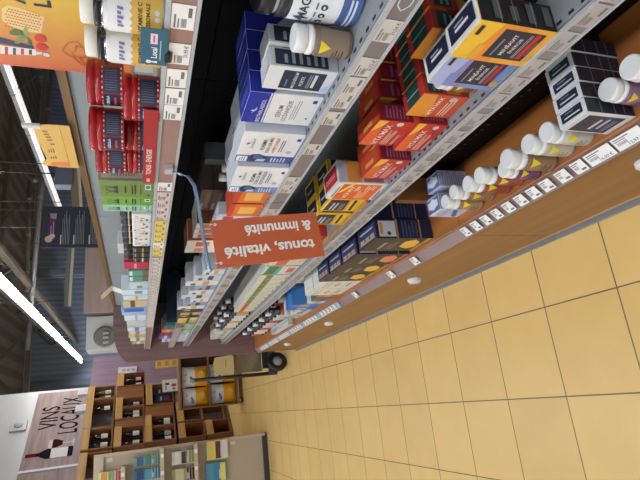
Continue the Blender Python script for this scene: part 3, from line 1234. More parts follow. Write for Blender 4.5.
t = thing('shelf_talker', 'long red card with white letters along the top shelf edge', 'card', (.3425, -.125, 1.4445), FACING)
a = MB()
a.box(-.176, .176, 0, .0012, 0, .029, mat((160, 32, 34), .45))
a.text(Vector((0, 0, 0)), X, Z, 'TONUS - ÉNERGIE', -.055, .016, .0115, (236, 214, 208), .0008, bold=.02, maxw=.14)
a.rect(Vector((0, 0, 0)), X, Z, -.165, .012, -.145, .020, (226, 170, 160), .0008)
a.build('card', t)

# green tea like cartons
gb = [(.113, .224, (112, 132, 64), (128, 136, 120), 'olive green carton with black triangles next to the red pots', .375),
      (.228, .294, (110, 160, 58), (104, 150, 60), 'bright lime carton with black triangles between two green cartons', .377),
      (.298, .353, (142, 188, 162), (134, 178, 154), 'pale mint carton with black triangles, last of the green cartons', .380)]
for y0, y1, c, sc, lab, xf in gb:
    K = (52, 46, 36)
    pl = []
    for cx in (.33, .62):
        pl += [('p', 'front', [(cx - .16, .60), (cx + .16, .60), (cx, .80)], c, 2), ('p', 'front', [(cx - .13, .66), (cx + .15, .66), (cx + .01, .76)], K, 3)]
    for cx in (.33, .62):
        pl += [('p', 'front', [(cx - .15, .93), (cx - .12, .93), (cx + .16, .66), (cx + .13, .66)], K, 4), ('p', 'front', [(cx + .12, .93), (cx + .15, .93), (cx - .13, .66), (cx - .16, .66)], K, 5)]
    pl = [('p', 'front', [(p[2][j][0] * .86 + .07, p[2][j][1] * .86 + .10) for j in range(len(p[2]))], p[3], p[4]) for p in pl]
    pl += [('l', 'front', .3, .52, .7, .58, 1, K), ('l', 'front', .2, .34, .8, .45, 2, K), ('l', 'front', .15, .24, .85, .28, 1, tuple(v - 40 for v in c)),
           ('r', 'front', .52, .06, .84, .17, (226, 230, 222)), ('r', 'front', .58, .075, .78, .155, (66, 130, 84), 2), ('r', 'front', .12, .08, .2, .12, K)]
    pl += [('r', 'right', .1, .12, .9, .95, (176, 178, 168)), ('l', 'right', .18, .35, .8, .8, 9, (110, 112, 104))]
    carton('tea_carton', lab, 'box', xf, y0, y1, Z4, .143, .075, c, pl, side=sc, group='green cartons on the top shelf')

# floral bottles
for i in range(5):
    yy = .392 + i * .066
    t = thing('dropper_bottle', 'small floral white bottle with black cap, %s after the green cartons' % ORD[i], 'bottle', (.395, yy, Z4), FACING, 'floral bottles with black caps')
    a = MB()
    a.box(-.031, .031, -.024, .024, 0, .062, mat((214, 210, 206), .4), bevel=.004)
    o3 = Vector((-.031, -.024, 0))
    for q in range(9):
        cc = [(196, 60, 80), (90, 140, 80), (60, 60, 60), (210, 120, 120)][rnd.randrange(4)]
        a.disc(o3, X, Z, rnd.uniform(.006, .056), rnd.uniform(.008, .054), rnd.uniform(.002, .005), cc, .0006, 6)
    a.rect(o3, X, Z, .014, .012, .03, .02, (60, 130, 80), .0009)
    a.build('body', t)
    a = MB()
    a.lathe([(.020, .062), (.022, .066), (.022, .094), (.018, .097), (0, .097)], mat((24, 24, 26), .3), 16)
    a.lathe([(.0222, .07), (.0228, .072), (.0222, .074)], mat((190, 180, 150), .3), 16, caps=False)
    a.build('cap', t)
for i in range(3):
    yy = .735 + i * .065
    t = thing('dropper_bottle', 'black bottle with gold bands, %s beyond the floral bottles' % ORD[i], 'bottle', (.395, yy, Z4), FACING, 'black bottles with gold bands')
    a = MB()
    a.box(-.031, .031, -.024, .024, 0, .064, mat((26, 26, 28), .35), bevel=.004)
    o3 = Vector((-.031, -.024, 0))
    a.rect(o3, X, Z, .004, .024, .058, .030, (190, 150, 60) if i < 2 else (206, 206, 200), .0006)
    a.rect(o3, X, Z, .012, .052, .05, .056, (176, 170, 150), .0006)
    a.build('body', t)
    a = MB()
    a.lathe([(.020, .064), (.022, .067), (.022, .093), (.018, .096), (0, .096)], mat((20, 20, 22), .3), 16)
    a.build('cap', t)

# --- third shelf: big tub
t = thing('powder_tub', 'big white and blue powder tub with black lid on the third shelf', 'tub', (.478, -.556, Z3), FACING)
a = MB()
R_ = .068
a.lathe([(R_ * .9, 0), (R_, .008), (R_, .128), (R_ * .96, .135)], mat((36, 42, 58), .3), 34)
a.build('body', t)
a = MB()
curved(a, R_ + .0005, .040, .130, FR + .1, 2.4, mat((222, 226, 230), .35), 30)
curved(a, R_ + .0008, .004, .040, FR + .1, 2.4, mat((70, 98, 148), .35), 30)
curved_poly(a, R_ + .0012, [(-.06, .04), (-.03, .04), (-.045, .052)], FR, (70, 98, 148))
curved_text(a, R_ + .0014, '4', FR - .38, .108, .026, (40, 52, 76), .03)
curved_text(a, R_ + .0014, 'MAG', FR + .02, .108, .016, (40, 52, 76), .05)
for k in range(3):
    curved_poly(a, R_ + .0014, [(.0065 * math.cos(j * PI / 7), .072 + .0065 * math.sin(j * PI / 7)) for j in range(14)], FR - .40 + k * .28, (46, 52, 66))
    curved_poly(a, R_ + .002, [(-.003, .070), (.003, .070), (.003, .074), (-.003, .074)], FR - .40 + k * .28, (214, 216, 220))
    curved_poly(a, R_ + .0014, [(-.006, .084), (.008, .084), (.008, .087), (-.006, .087)], FR - .40 + k * .28, (90, 96, 110))
for k in range(2):
    curved_poly(a, R_ + .0015, [(-.03, .022 - k * .008), (.04, .022 - k * .008), (.04, .026 - k * .008), (-.03, .026 - k * .008)], FR - .1, (214, 222, 232))
a.build('label', t)
a = MB()
a.lathe([(R_ * .99, .136), (R_ * 1.01, .138), (R_ * 1.01, .150), (R_ * .97, .151)], mat((36, 38, 46), .3), 34)
a.lathe([(R_ * .92, .1512), (R_ * .92, .158)], mat((206, 206, 200), .3), 34)
a.lathe([(R_ * .98, .158), (R_, .160), (R_, .182), (R_ * .95, .186), (0, .185)], mat((34, 35, 42), .3), 34)
a.build('lid', t)

pill_bottle('brown pill bottle with white cap and yellow triangle on the third shelf', (.398, -.497, Z3), .088, .027, (122, 104, 92), (134, 116, 102), yaw=-.1)

# white and navy cartons
MAGP = [('r', 'front', .10, .15, .88, .78, (26, 42, 68)), ('t', 'front', 'MAGNÉSIUM', .48, .58, .085, (214, 218, 224), .68), ('t', 'front', 'FORTE', .48, .47, .085, (214, 218, 224), .4),
        ('l', 'front', .2, .34, .78, .40, 2, (150, 160, 176)), ('r', 'front', .24, .27, .8, .315, (210, 214, 220), 3), ('l', 'front', .2, .68, .5, .73, 1, (110, 130, 156)),
        ('p', 'front', [(.03, .02), (.5, .02), (.3, .12), (.03, .18)], (176, 196, 218), 2),
        ('r', 'right', .1, .15, .9, .92, (34, 44, 64)), ('l', 'right', .2, .2, .8, .85, 6, (150, 156, 166)), ('r', 'top', .1, .1, .9, .9, (206, 210, 214))]
carton('carton', 'white carton with navy panel, front one beside the brown pill bottle', 'box', .377, -.438, -.362, Z3, .142, .045, (212, 214, 216), MAGP, side=(196, 200, 204), group='white cartons with navy panel')
carton('carton', 'white carton with navy panel, behind the front one of its kind', 'box', .425, -.445, -.370, Z3, .142, .045, (212, 214, 216), MAGP, side=(196, 200, 204), group='white cartons with navy panel')

BLUE = (22, 40, 150)


def serum(label, xf, front):
    pl = [('r', 'front', 0, .72, 1, 1, BLUE), ('r', 'front', 0, .69, 1, .70, BLUE), ('t', 'front', 'SÉRUM', .45, .52, .07, (120, 122, 128), .5), ('t', 'front', 'OCÉANIQUE', .47, .42, .07, (120, 122, 128), .7),
          ('l', 'front', .2, .26, .86, .36, 3, (170, 172, 176)), ('r', 'front', .8, .06, .9, .12, BLUE), ('r', 'front', .25, .08, .3, .11, BLUE),
          ('t', 'front', 'BIOTHALASSOL', .42, .78, .055, (214, 220, 240), .75), ('p', 'front', [(.30, .90), (.38, .87), (.42, .92), (.46, .86), (.56, .84), (.44, .84), (.40, .87)], (220, 226, 240), 3),
          ('p', 'right', [(0, 1), (1, 1), (1, .42), (0, .70)], BLUE), ('p', 'right', [(0, .70), (.30, .45), (0, .45)], (206, 208, 210), 3), ('l', 'right', .15, .12, .85, .34, 6, (150, 154, 164)),
          ('l', 'top', .2, .3, .8, .6, 2, (120, 140, 210))]
    return carton('carton', label, 'box', xf, -.346, -.228, Z3, .162, .048, (220, 221, 220), pl, side=(206, 212, 222), top=(28, 46, 156), group='royal blue and white cartons')


serum('royal blue and white carton, frontmost on the third shelf', .378, True)
for i in range(3):
    serum('royal blue and white carton, %s behind the frontmost one' % ORD[i], .430 + i * .052, False)


def marine(label, xf, y0, y1, hh, red, band):
    pl = [('r', 'front', 0, 0, 1, .0, WHITE)]
    pl = [('p', 'front', [(.0, .0), (.24, .0), (.24, 1), (.0, 1)], band), ('r', 'front', .02, .80, .2, .98, (226, 228, 230), 2), ('l', 'front', .05, .84, .17, .95, 3, (90, 100, 140)),
          ('p', 'front', [(.02, .52), (.14, .45), (.24, .50), (.3, .62), (.28, .74), (.16, .80), (.04, .74)], (38, 46, 78), 3), ('c', 'front', .19, .62, .09, (46, 96, 160), 5), ('p', 'front', [(.04, .50), (.14, .48), (.12, .62), (.04, .66)], (190, 194, 200), 5),
          ('l', 'front', .04, .14, .20, .42, 5, (190, 200, 226)),
          ('t', 'front', 'PLASMA', .62, .62, .085, (70, 72, 80), .34), ('t', 'front', 'D’EAU DE MER', .62, .52, .075, (70, 72, 80), .5), ('t', 'front', 'HYPERTONIQUE' if red else 'ISOTONIQUE', .62, .42, .075, (200, 60, 60) if red else (90, 96, 110), .5),
          ('t', 'front', 'Biothalassol', .66, .80, .05, (110, 116, 150), .3), ('p', 'front', [(.60, .90), (.64, .86), (.68, .89), (.66, .84)], (60, 80, 150), 3),
          ('r', 'front', .8, .05, .88, .11, (40, 56, 140), 3), ('l', 'front', .42, .28, .8, .36, 2, (130, 136, 170)), ('c', 'front', .42, .15, .05, (180, 182, 190), 3),
          ('r', 'left', .05, .1, .95, .9, (190, 196, 206))]
    return carton('carton', label, 'box', xf, y0, y1, Z3, hh, .075, (222, 223, 223), pl, side=(196, 204, 218), top=(206, 212, 222), group='white cartons with a blue wave picture')


marine('white carton with wave picture and red word, beside the royal blue cartons', .362, -.212, -.062, .150, True, (60, 74, 150))
marine('white carton with wave picture and no red word', .352, -.052, .112, .140, False, (96, 130, 190))
marine('white carton with wave picture, behind the one with red word', .442, -.205, -.058, .150, True, (60, 74, 150))
marine('white carton with wave picture, behind the one without red word', .432, -.046, .110, .140, False, (96, 130, 190))


# --- second shelf
def vit(label, y0, y1, xf, c0, c1, c2, hh=.170, side=(30, 30, 34), tops=(220, 220, 216), turn=0.0):
    pl = [('p', 'front', [(0, .5), (1, .35), (1, .7), (0, .8)], c1), ('p', 'front', [(0, 0), (1, 0), (1, .35), (0, .5)], c2),
          ('r', 'front', .14, .10, .90, .64, (34, 36, 56), 2), ('t', 'front', 'MINÉAVIT', .52, .44, .07, (226, 226, 226), .56), ('t', 'front', 'ÉNERGIE', .52, .345, .055, (226, 226, 226), .4), ('l', 'front', .2, .54, .66, .59, 1, (130, 134, 156)),
          ('l', 'front', .2, .24, .84, .29, 2, (170, 170, 180)), ('r', 'front', .2, .155, .88, .215, (190, 36, 46), 3), ('r', 'front', .3, .115, .7, .14, (90, 90, 100), 3),
          ('r', 'front', .66, .9, .9, .95, (40, 40, 60), 2), ('p', 'front', [(.05, .70), (.45, .70), (.45, .80), (.05, .80)], c2, 3), ('c', 'front', .25, .05, .10, (206, 160, 90), 4),
          ('r', 'top', .12, .2, .9, .85, (34, 38, 62)), ('r', 'top', .3, .45, .72, .55, (214, 214, 220), 3), ('r', 'top', .3, .62, .6, .68, (160, 160, 176), 3),
          ('l', 'right', .15, .06, .85, .94, 4, (90, 92, 96)), ('r', 'right', .05, .74, .95, .745, (190, 190, 190)), ('r', 'right', .05, .55, .95, .555, (170, 170, 170)), ('r', 'right', .05, .3, .95, .305, (170, 170, 170))]
    return carton('carton', label, 'box', xf, y0, y1, Z2, hh, .062, c0, pl, side=side, top=tops, turn=turn)


vit('large yellow and orange carton with navy panel on the second shelf', -.656, -.556, .352, (232, 186, 58), (228, 140, 56), (226, 164, 62))
vit('large lilac blue carton with navy panel on the second shelf', -.550, -.452, .366, (166, 176, 216), (134, 132, 190), (120, 140, 200), .156)
carton('carton', 'navy and red carton behind the large yellow carton', 'box', .445, -.690, -.600, Z2, .150, .06, NAVY, [('r', 'front', .1, .2, .9, .4, RED), ('r', 'top', .1, .2, .9, .8, (40, 50, 90))], side=(18, 20, 34))
carton('carton', 'small yellow and black carton lying near the second shelf edge, by the yellow carton', 'box', .43, -.775, -.72, Z2, .045, .06, (226, 176, 40), [('r', 'top', .1, .5, .9, .95, (206, 160, 40))], side=(40, 36, 30), top=(36, 36, 40))
pill_bottle('brown pill bottle with white cap beside the lilac carton', (.412, -.418, Z2), .078, .026, (140, 96, 48), (150, 104, 52), yaw=-.2)


def vitamax(label, xf, y0, y1, z, h, c=(184, 44, 38), kind='red', d=.05, turn=0.0, tilt=0.0, group='red and orange cartons on the second shelf'):
    o1 = (212, 92, 42)
    pl = [('p', 'front', [(0, .62), (1, .82), (1, 1), (0, 1)], o1), ('p', 'front', [(.55, 1), (1, .98), (1, .72), (.80, .78)], (228, 176, 60), 2),
          ('t', 'front', 'VITA’MAX', .45, .60, .17, (238, 226, 214), .8), ('l', 'front', .08, .24, .66, .46, 4, (222, 190, 170)), ('p', 'front', [(.05, .10), (.75, .20), (.75, .26), (.05, .16)], (176, 36, 36), 3),
          ('c', 'front', .90, .34, .10, (206, 200, 196), 4), ('l', 'front', .10, .06, .5, .14, 2, (230, 200, 190)),
          ('r', 'right', .08, .1, .92, .9, (120, 30, 62)), ('l', 'right', .15, .15, .85, .85, 7, (160, 90, 110)),
          ('r', 'top', .05, .1, .95, .9, (186, 70, 44)), ('p', 'top', [(.3, .2), (.7, .2), (.7, .45), (.3, .45)], (226, 150, 70), 3)]
    return carton('carton', label, 'box', xf, y0, y1, z, h, d, c, pl, side=(140, 28, 38), top=(172, 44, 38), group=group, turn=turn, tilt=tilt)


def vgreen(label, xf, y0, y1, z, h, d=.05):
    pl = [('p', 'front', [(0, .5), (1, .7), (1, 1), (0, 1)], (216, 140, 50)), ('t', 'front', 'VITA’MAX', .5, .55, .14, (238, 226, 214), .8), ('l', 'front', .1, .2, .9, .4, 3, (222, 190, 170)), ('c', 'front', .85, .3, .1, (190, 180, 176), 4),
          ('r', 'right', .1, .6, .9, .9, (24, 62, 56)), ('r', 'right', .1, .2, .9, .5, (200, 150, 60)), ('l', 'right', .2, .65, .8, .85, 2, (120, 150, 140)),
          ('r', 'top', .2, .0, .8, 1, (28, 72, 64)), ('r', 'top', .2, .46, .8, .5, (170, 200, 190), 3)]
    return carton('carton', label, 'box', xf, y0, y1, z, h, d, (196, 76, 44), pl, side=(182, 52, 48), top=(178, 44, 44), group='red and dark green cartons')


for i in range(5):
    vgreen('red carton with dark green top, %s from the second shelf edge' % ORD[i], .388 + i * .056, -.388, -.296, Z2, .122)
vitamax('red and orange carton, stacked on another at the second shelf edge', .386, -.272, -.142, Z2 + .085, .095, turn=-.04, d=.05)
vitamax('red and orange carton, under the stacked one at the second shelf edge', .372, -.290, -.150, Z2, .083, d=.075)
vitamax('red and orange carton, lying lower beside the tall white ended carton', .374, -.100, .040, Z2, .098, turn=-.05)
vitamax('red and orange carton, behind the one beside the tall white ended carton', .428, -.095, .040, Z2, .098)
for i in range(3):
    vitamax('darker red carton, %s behind the stacked pair' % ORD[i], .454 + i * .055, -.265, -.138, Z2, .165 - .01 * i, c=(190, 52, 36))
for i in range(3):
    vgreen('red carton with dark green top, on the %s of the row behind the lilac carton' % ['front', 'middle', 'rear'][i], .47 + i * .056, -.50, -.40, Z2, .150)

pl = [('p', 'front', [(0, .1), (.93, .1), (.93, .88), (0, .88)], (214, 92, 38)), ('p', 'front', [(.4, .88), (1, .70), (1, .64), (.45, .80)], (240, 206, 96), 2),
      ('t', 'front', 'VITA’MAX', .45, .66, .09, (240, 226, 206), .75), ('t', 'front', '50+', .68, .53, .10, (240, 226, 206), .35), ('l', 'front', .1, .28, .6, .48, 4, (232, 190, 150)), ('l', 'front', .62, .2, .9, .4, 4, (240, 200, 170)),
      ('r', 'front', .1, .03, .6, .06, (190, 50, 40), 2), ('l', 'front', .15, .91, .75, .96, 1, (90, 84, 90)),
      ('r', 'top', .08, .15, .92, .85, (178, 40, 52)), ('l', 'top', .2, .4, .8, .62, 2, (206, 150, 150)),
      ('r', 'right', .05, .55, .95, .82, (216, 150, 70)), ('r', 'right', .05, .1, .95, .5, (150, 110, 120)), ('r', 'right', .05, .86, .95, .98, (180, 190, 214))]
carton('carton', 'tall orange carton with white ends on the second shelf edge', 'box', .366, .052, .178, Z2, .165, .075, (214, 210, 206), pl, side=(206, 196, 190), top=(214, 210, 208))
for i, (ya, yb, lab) in enumerate(((.200, .315, 'yellow and navy carton next to the tall orange carton'), (.335, .45, 'yellow and navy carton just behind the orange sign'))):
    pl = [('r', 'front', .06, .42, .9, .96, (36, 38, 52)), ('l', 'front', .12, .68, .66, .88, 2, (196, 196, 202)), ('l', 'front', .12, .5, .6, .62, 2, (150, 150, 160)), ('p', 'front', [(0, .34), (1, .42), (1, .48), (0, .40)], (214, 140, 40), 3), ('p', 'front', [(.1, .2), (.9, .26), (.9, .34), (.1, .28)], (40, 42, 54), 3),
          ('c', 'front', .5, .12, .1, (216, 190, 60), 3), ('r', 'top', .1, .15, .9, .85, (32, 36, 52)), ('r', 'top', .2, .4, .7, .5, (160, 160, 170), 3), ('r', 'right', .05, .05, .95, .9, (54, 62, 100)), ('r', 'right', .05, .9, .95, .98, (226, 190, 50))]
    carton('carton', lab, 'box', .378, ya, yb, Z2, .135, .07, (226, 184, 46), pl, side=(206, 170, 50), top=(222, 186, 60), group='yellow and navy cartons')
    carton('carton', ['yellow and navy carton in the second row, by the tall orange carton', 'yellow and navy carton in the second row, behind the orange sign'][i], 'box', .452, ya, yb, Z2, .135, .07, (206, 160, 40), pl, side=(186, 150, 50), top=(200, 166, 56), group='yellow and navy cartons')
carton('wood_divider', 'thin pale wood strip along the second shelf edge past the yellow cartons', 'strip', .3625, .20, .72, Z2 + .0008, .012, .012, (176, 132, 76))

# --- bottom wooden shelf
BOT = [(.327, -.02, .105, .0235, (146, 110, 74), (150, 118, 84)), (.322, .045, .098, .0235, (150, 120, 92), (158, 128, 100)), (.322, -.092, .105, .0255, (140, 74, 60), (146, 66, 58)), (.322, -.150, .105, .0255, (150, 84, 66), (156, 78, 62)),
       (.312, -.212, .082, .0245, (104, 60, 104), (112, 70, 112)), (.312, -.272, .108, .0275, (132, 104, 78), (140, 112, 84)), (.322, -.335, .095, .0265, (176, 170, 158), (180, 172, 158)), (.322, -.395, .092, .0265, (196, 194, 186), (186, 182, 172)),
       (.332, -.560, .078, .0265, (128, 96, 128), (134, 104, 136)), (.345, -.620, .078, .0275, (150, 110, 130), (140, 104, 130))]
BL_ = ['beige pill bottle with white cap, second from the blue and white cartons', 'small beige pill bottle with white cap, next to the blue and white cartons', 'brick red pill bottle with white cap, third from the blue and white cartons', 'rust brown pill bottle with white cap, between brick red and short purple ones',
       'short purple pill bottle with white cap in the bottom shelf row', 'tall light brown pill bottle with white cap, after the short purple bottle', 'pale grey pill bottle with white cap, second from the stacked navy cartons', 'whitish pill bottle with white cap, next to the stacked navy cartons',
       'mauve pill bottle with white cap in front of the stacked navy cartons', 'mauve pill bottle with white cap cut by the top edge of the photo']
for (x_, y_, hb, r, bc, lc), lab in zip(BOT, BL_):
    pill_bottle(lab, (x_ - .012, y_, Z1), hb * 1.10, r, bc, lc, yaw=rnd.uniform(-.3, .3), group='white capped pill bottles on the bottom shelf')

# stacked navy and white cartons lying flat, a pile
NVP = [('r', 'front', .06, .12, .86, .88, (40, 46, 66)), ('l', 'front', .2, .50, .7, .62, 1, (200, 202, 210)), ('l', 'front', .25, .36, .75, .48, 1, (190, 192, 202)), ('l', 'front', .15, .2, .7, .3, 2, (140, 150, 170)),
       ('r', 'top', .14, .2, .88, .85, (30, 38, 62)), ('l', 'top', .24, .38, .80, .58, 1, (206, 208, 216)), ('r', 'top', .3, .66, .6, .72, (130, 136, 150), 3),
       ('r', 'right', .02, .03, .98, .97, (34, 36, 48)), ('r', 'right', .05, .70, .95, .715, (120, 126, 150), 3), ('r', 'right', .05, .42, .95, .435, (120, 126, 150), 3), ('r', 'right', .05, .22, .95, .235, (120, 126, 150), 3)]
for i in range(5):
    dx = [0.0, .0, .002, .001, .004][i]
    carton('carton', 'navy and white carton of the bottom shelf row, %s' % ['frontmost', 'second from the front', 'third from the front', 'fourth from the front', 'rearmost'][i], 'box', .283 + i * .0388, -.527 - dx, -.447 - dx, Z1, .142, .037, (206, 208, 212), NVP, side=(66, 70, 86), top=(212, 214, 216), group='navy and white cartons on the bottom shelf')

# blue and white upright cartons
for i, (xf, ya, yb, lab) in enumerate(((.312, .110, .185, 'blue and white carton at the bottom shelf edge past the pill bottles'), (.385, .088, .165, 'blue and white carton set behind another at the end of the pill bottles'))):
    pl = [('l', 'right', .1, .12, .9, .92, 10, (130, 138, 176)), ('p', 'front', [(0, .55), (1, .85), (1, .1), (0, .1)], (180, 186, 208)), ('p', 'front', [(.1, .1), (.9, .34), (.9, .5), (.1, .26)], (70, 90, 150), 3), ('l', 'front', .1, .6, .9, .9, 4, (120, 130, 170)),
          ('r', 'top', .1, .3, .9, .7, (206, 210, 222)), ('p', 'top', [(.2, .3), (.5, .15), (.8, .3), (.85, .6), (.5, .85), (.15, .6)], (222, 224, 230), 3), ('r', 'top', .1, .86, .9, .93, (180, 190, 220), 3)]
    carton('carton', lab, 'box', xf, ya, yb, Z1, .112, .058, (200, 204, 214), pl, side=(176, 182, 204), top=(86, 108, 172), group='blue and white cartons')
carton('storage_box', 'large dark teal blue box standing back on the bottom shelf', 'box', .455, .262, .41, Z1, .20, .2, (20, 44, 74), [('r', 'top', .05, .05, .95, .95, (18, 36, 60))], side=(18, 44, 76))
carton('wood_block', 'upright wooden end board beside the dark teal blue box', 'board', .385, .215, .2455, Z1, .2, .09, (128, 84, 40))

# navy capsule cartons
def capsule(label, xf, y0, y1, h, d, cc, tcol=(226, 150, 80), side_sticker=False):
    pl = [('r', 'front', .0, .0, 1, 1, (48, 42, 40)), ('l', 'front', .14, .70, .66, .82, 1, (150, 142, 134)), ('l', 'front', .15, .5, .7, .64, 3, (120, 112, 106)),
          ('p', 'front', [(.2, .22), (.35, .12), (.7, .14), (.9, .28), (.75, .42), (.35, .40)], cc, 3), ('p', 'front', [(.0, .02), (1, .02), (1, .10), (0, .10)], tuple(int(v * .8) for v in cc), 3),
          ('r', 'top', .08, .62, .92, .8, (70, 80, 110)), ('l', 'top', .15, .64, .85, .78, 1, (190, 190, 200)),
          ('r', 'top', .12, .2, .34, .38, (150, 150, 160)), ('r', 'top', .40, .2, .62, .38, (150, 150, 160)), ('r', 'top', .68, .2, .9, .38, (150, 150, 160)), ('r', 'top', .1, .12, .92, .18, tcol, 3),
          ('r', 'right', 0, .62, 1, .65, (176, 136, 70), 2), ('r', 'right', 0, .22, 1, .24, (176, 136, 70), 2), ('l', 'right', .08, .28, .92, .58, 5, (66, 78, 116))]
    if side_sticker:
        pl += [('r', 'right', .08, .66, .9, .95, (196, 200, 212), 3), ('c', 'right', .25, .78, .1, (40, 50, 76), 4), ('r', 'right', .2, .88, .8, .93, (200, 150, 60), 4)]
    return carton('carton', label, 'box', xf, y0, y1, Z1, h, d, (44, 40, 40), pl, side=(26, 36, 66), top=(34, 44, 76), group='navy cartons with capsule picture')


CY, CO = (222, 176, 66), (214, 128, 90)
capsule('navy carton with yellow capsule, nearest of its row', .289, .348, .508, .238, .075, CY, (232, 170, 80), True)
capsule('navy carton with salmon capsule, second of its row', .284, .535, .695, .238, .075, CO, (226, 150, 90), True)
capsule('navy carton with yellow capsule, third of its row', .289, .712, .860, .236, .075, CY, (226, 180, 90))
capsule('navy carton with yellow capsule, fourth of its row beside the white cartons', .292, .874, 1.02, .236, .075, CY, (226, 130, 110))
for i, (ya, yb) in enumerate(((.360, .508), (.535, .695), (.712, .860))):
    capsule('navy carton standing behind the %s carton of the capsule row' % ORD[i], .370, ya, yb, .238, .075, CY, (200, 140, 90))
# white cartons
for i, (ya, yb) in enumerate(((1.034, 1.19), (1.20, 1.345))):
    pl = [('l', 'front', .1, .7, .8, .9, 2, (170, 170, 150)), ('p', 'front', [(.2, .5), (.6, .42), (.8, .55), (.5, .62)], (190, 160, 90), 2), ('r', 'front', .3, .2, .8, .26, (110, 140, 90), 2), ('l', 'front', .1, .3, .9, .38, 2, (180, 180, 170)), ('l', 'right', .1, .1, .9, .9, 12, (150, 150, 152)), ('r', 'top', .3, .3, .6, .4, (190, 190, 180))]
    for k in range(2):
        carton('carton', 'white carton with gold leaf print, %s pair past the navy cartons, %s one' % (['first', 'second'][i], ['front', 'rear'][k]), 'box', .294 + k * .08, ya, yb, Z1, .205, .075, (214, 212, 202), pl, side=(178, 178, 174), top=(216, 216, 210), group='white cartons with gold print')

# ================================================================== smaller goods farther along the shelf
def simple(name, label, cat, xf, y0, y1, z, h, d, col, bands=(), side=None, top=None, group=None):
    pl = []
    for b in bands:
        pl.append(('r', 'front', b[0], b[1], b[2], b[3], b[4], 2))
    return carton(name, label, cat, xf, y0, y1, z, h, d, col, pl, side=side, top=top, group=group)


def small_bottle(label, loc, r, h, body, lab, cap, group):
    t = thing('small_bottle', label, 'bottle', loc, FACING, group)
    a = MB()
    a.lathe([(r * .9, 0), (r, .003), (r, h * .66), (r * .5, h * .78), (r * .4, h * .80)], mat(body, .25), 14)
    a.build('body', t)
    a = MB()
    a.lathe([(r + .0006, h * .08), (r + .0006, h * .60)], mat(lab, .5), 14, caps=False)
    a.build('label', t)
    a = MB()
    a.lathe([(r * .55, h * .80), (r * .58, h * .82), (r * .58, h), (0, h)], mat(cap, .35), 12)
    a.build('cap', t)
    return t


# top shelf, far part
simple('carton', 'crimson carton after the black bottles on the top shelf', 'box', .375, .915, 1.02, Z4, .10, .06, (176, 34, 62), [(.1, .5, .8, .6, (214, 150, 160))], group='far cartons on the top shelf')
simple('carton', 'white carton with small print behind the crimson carton', 'box', .45, .90, 1.03, Z4, .125, .06, (206, 204, 200), [(.1, .5, .8, .6, (150, 150, 150))], group='far cartons on the top shelf')
for i in range(2):
    simple('carton', 'teal green carton with brown foot, %s after the crimson carton' % ORD[i], 'box', .372, 1.04 + i * .10, 1.13 + i * .10, Z4, .085, .07, (82, 140, 124), [(0, 0, 1, .3, (110, 96, 66)), (.1, .8, .9, .95, (206, 214, 222))], group='far cartons on the top shelf')
far4 = [(1.26, 1.40, .085, (186, 200, 206), [(.1, .3, .5, .6, (96, 150, 100))], 'pale blue carton with green square'), (1.42, 1.53, .125, (196, 214, 224), [(.2, .2, .8, .5, (120, 130, 140))], 'tall pale blue carton'),
        (1.55, 1.66, .12, (190, 206, 214), [(0, .4, 1, .5, (204, 160, 70))], 'pale carton with gold stripe'), (1.68, 1.86, .125, (196, 176, 130), [(0, .5, 1, .7, (100, 74, 54))], 'tan and brown carton'),
        (1.90, 2.10, .14, (150, 178, 214), [(.5, .1, 1, .9, (50, 92, 190))], 'tall blue and white carton'), (2.13, 2.30, .13, (206, 210, 214), [(0, .4, 1, .5, (150, 160, 170))], 'white carton with grey stripe'),
        (2.32, 2.50, .12, (180, 190, 200), [(0, .2, .4, .8, (206, 196, 140))], 'grey white carton with cream square')]
for ya, yb, h, c, b, lab in far4:
    simple('carton', lab + ' on the far top shelf', 'box', .375, ya, yb, Z4, h, .08, c, b, group='far cartons on the top shelf')
t = thing('shelf_card', 'small white folded card sticking up at the far top shelf', 'card', (.40, 1.56, Z4 + .126), FACING)
a = MB()
a.add([(-.05, 0, 0), (.05, 0, 0), (.05, .02, .05), (-.05, .02, .05), (-.05, .002, 0), (.05, .002, 0), (.05, .022, .05), (-.05, .022, .05)], [(0, 1, 2, 3), (7, 6, 5, 4), (3, 2, 6, 7), (0, 3, 7, 4), (1, 5, 6, 2), (0, 4, 5, 1)], (216, 214, 208))
a.add([(-.05, 0.02, .05), (.05, 0.02, .05), (.05, -.03, .10), (-.05, -.03, .10), (-.05, .022, .05), (.05, .022, .05), (.05, -.028, .10), (-.05, -.028, .10)], [(0, 1, 2, 3), (7, 6, 5, 4), (3, 2, 6, 7), (0, 3, 7, 4), (1, 5, 6, 2), (0, 4, 5, 1)], (206, 200, 190))
a.build('card', t)
far4b = [(2.60, 2.76, .12, (200, 210, 220), (96, 120, 180)), (2.79, 2.93, .11, (206, 200, 196), (190, 70, 80)), (2.96, 3.1, .12, (190, 180, 110), (120, 130, 90)), (3.13, 3.3, .11, (206, 206, 200), (120, 120, 110)), (3.34, 3.5, .10, (160, 160, 110), (220, 220, 200))]
for i, (ya, yb, h, c, b) in enumerate(far4b):
    simple('carton', ['pale blue', 'white and pink', 'olive', 'white', 'olive and white'][i] + ' carton on the last top shelf before the wood end panel', 'box', .376, ya, yb, Z4, h, .09, c, [(0, .35, 1, .6, b)], group='cartons on the last top shelf')
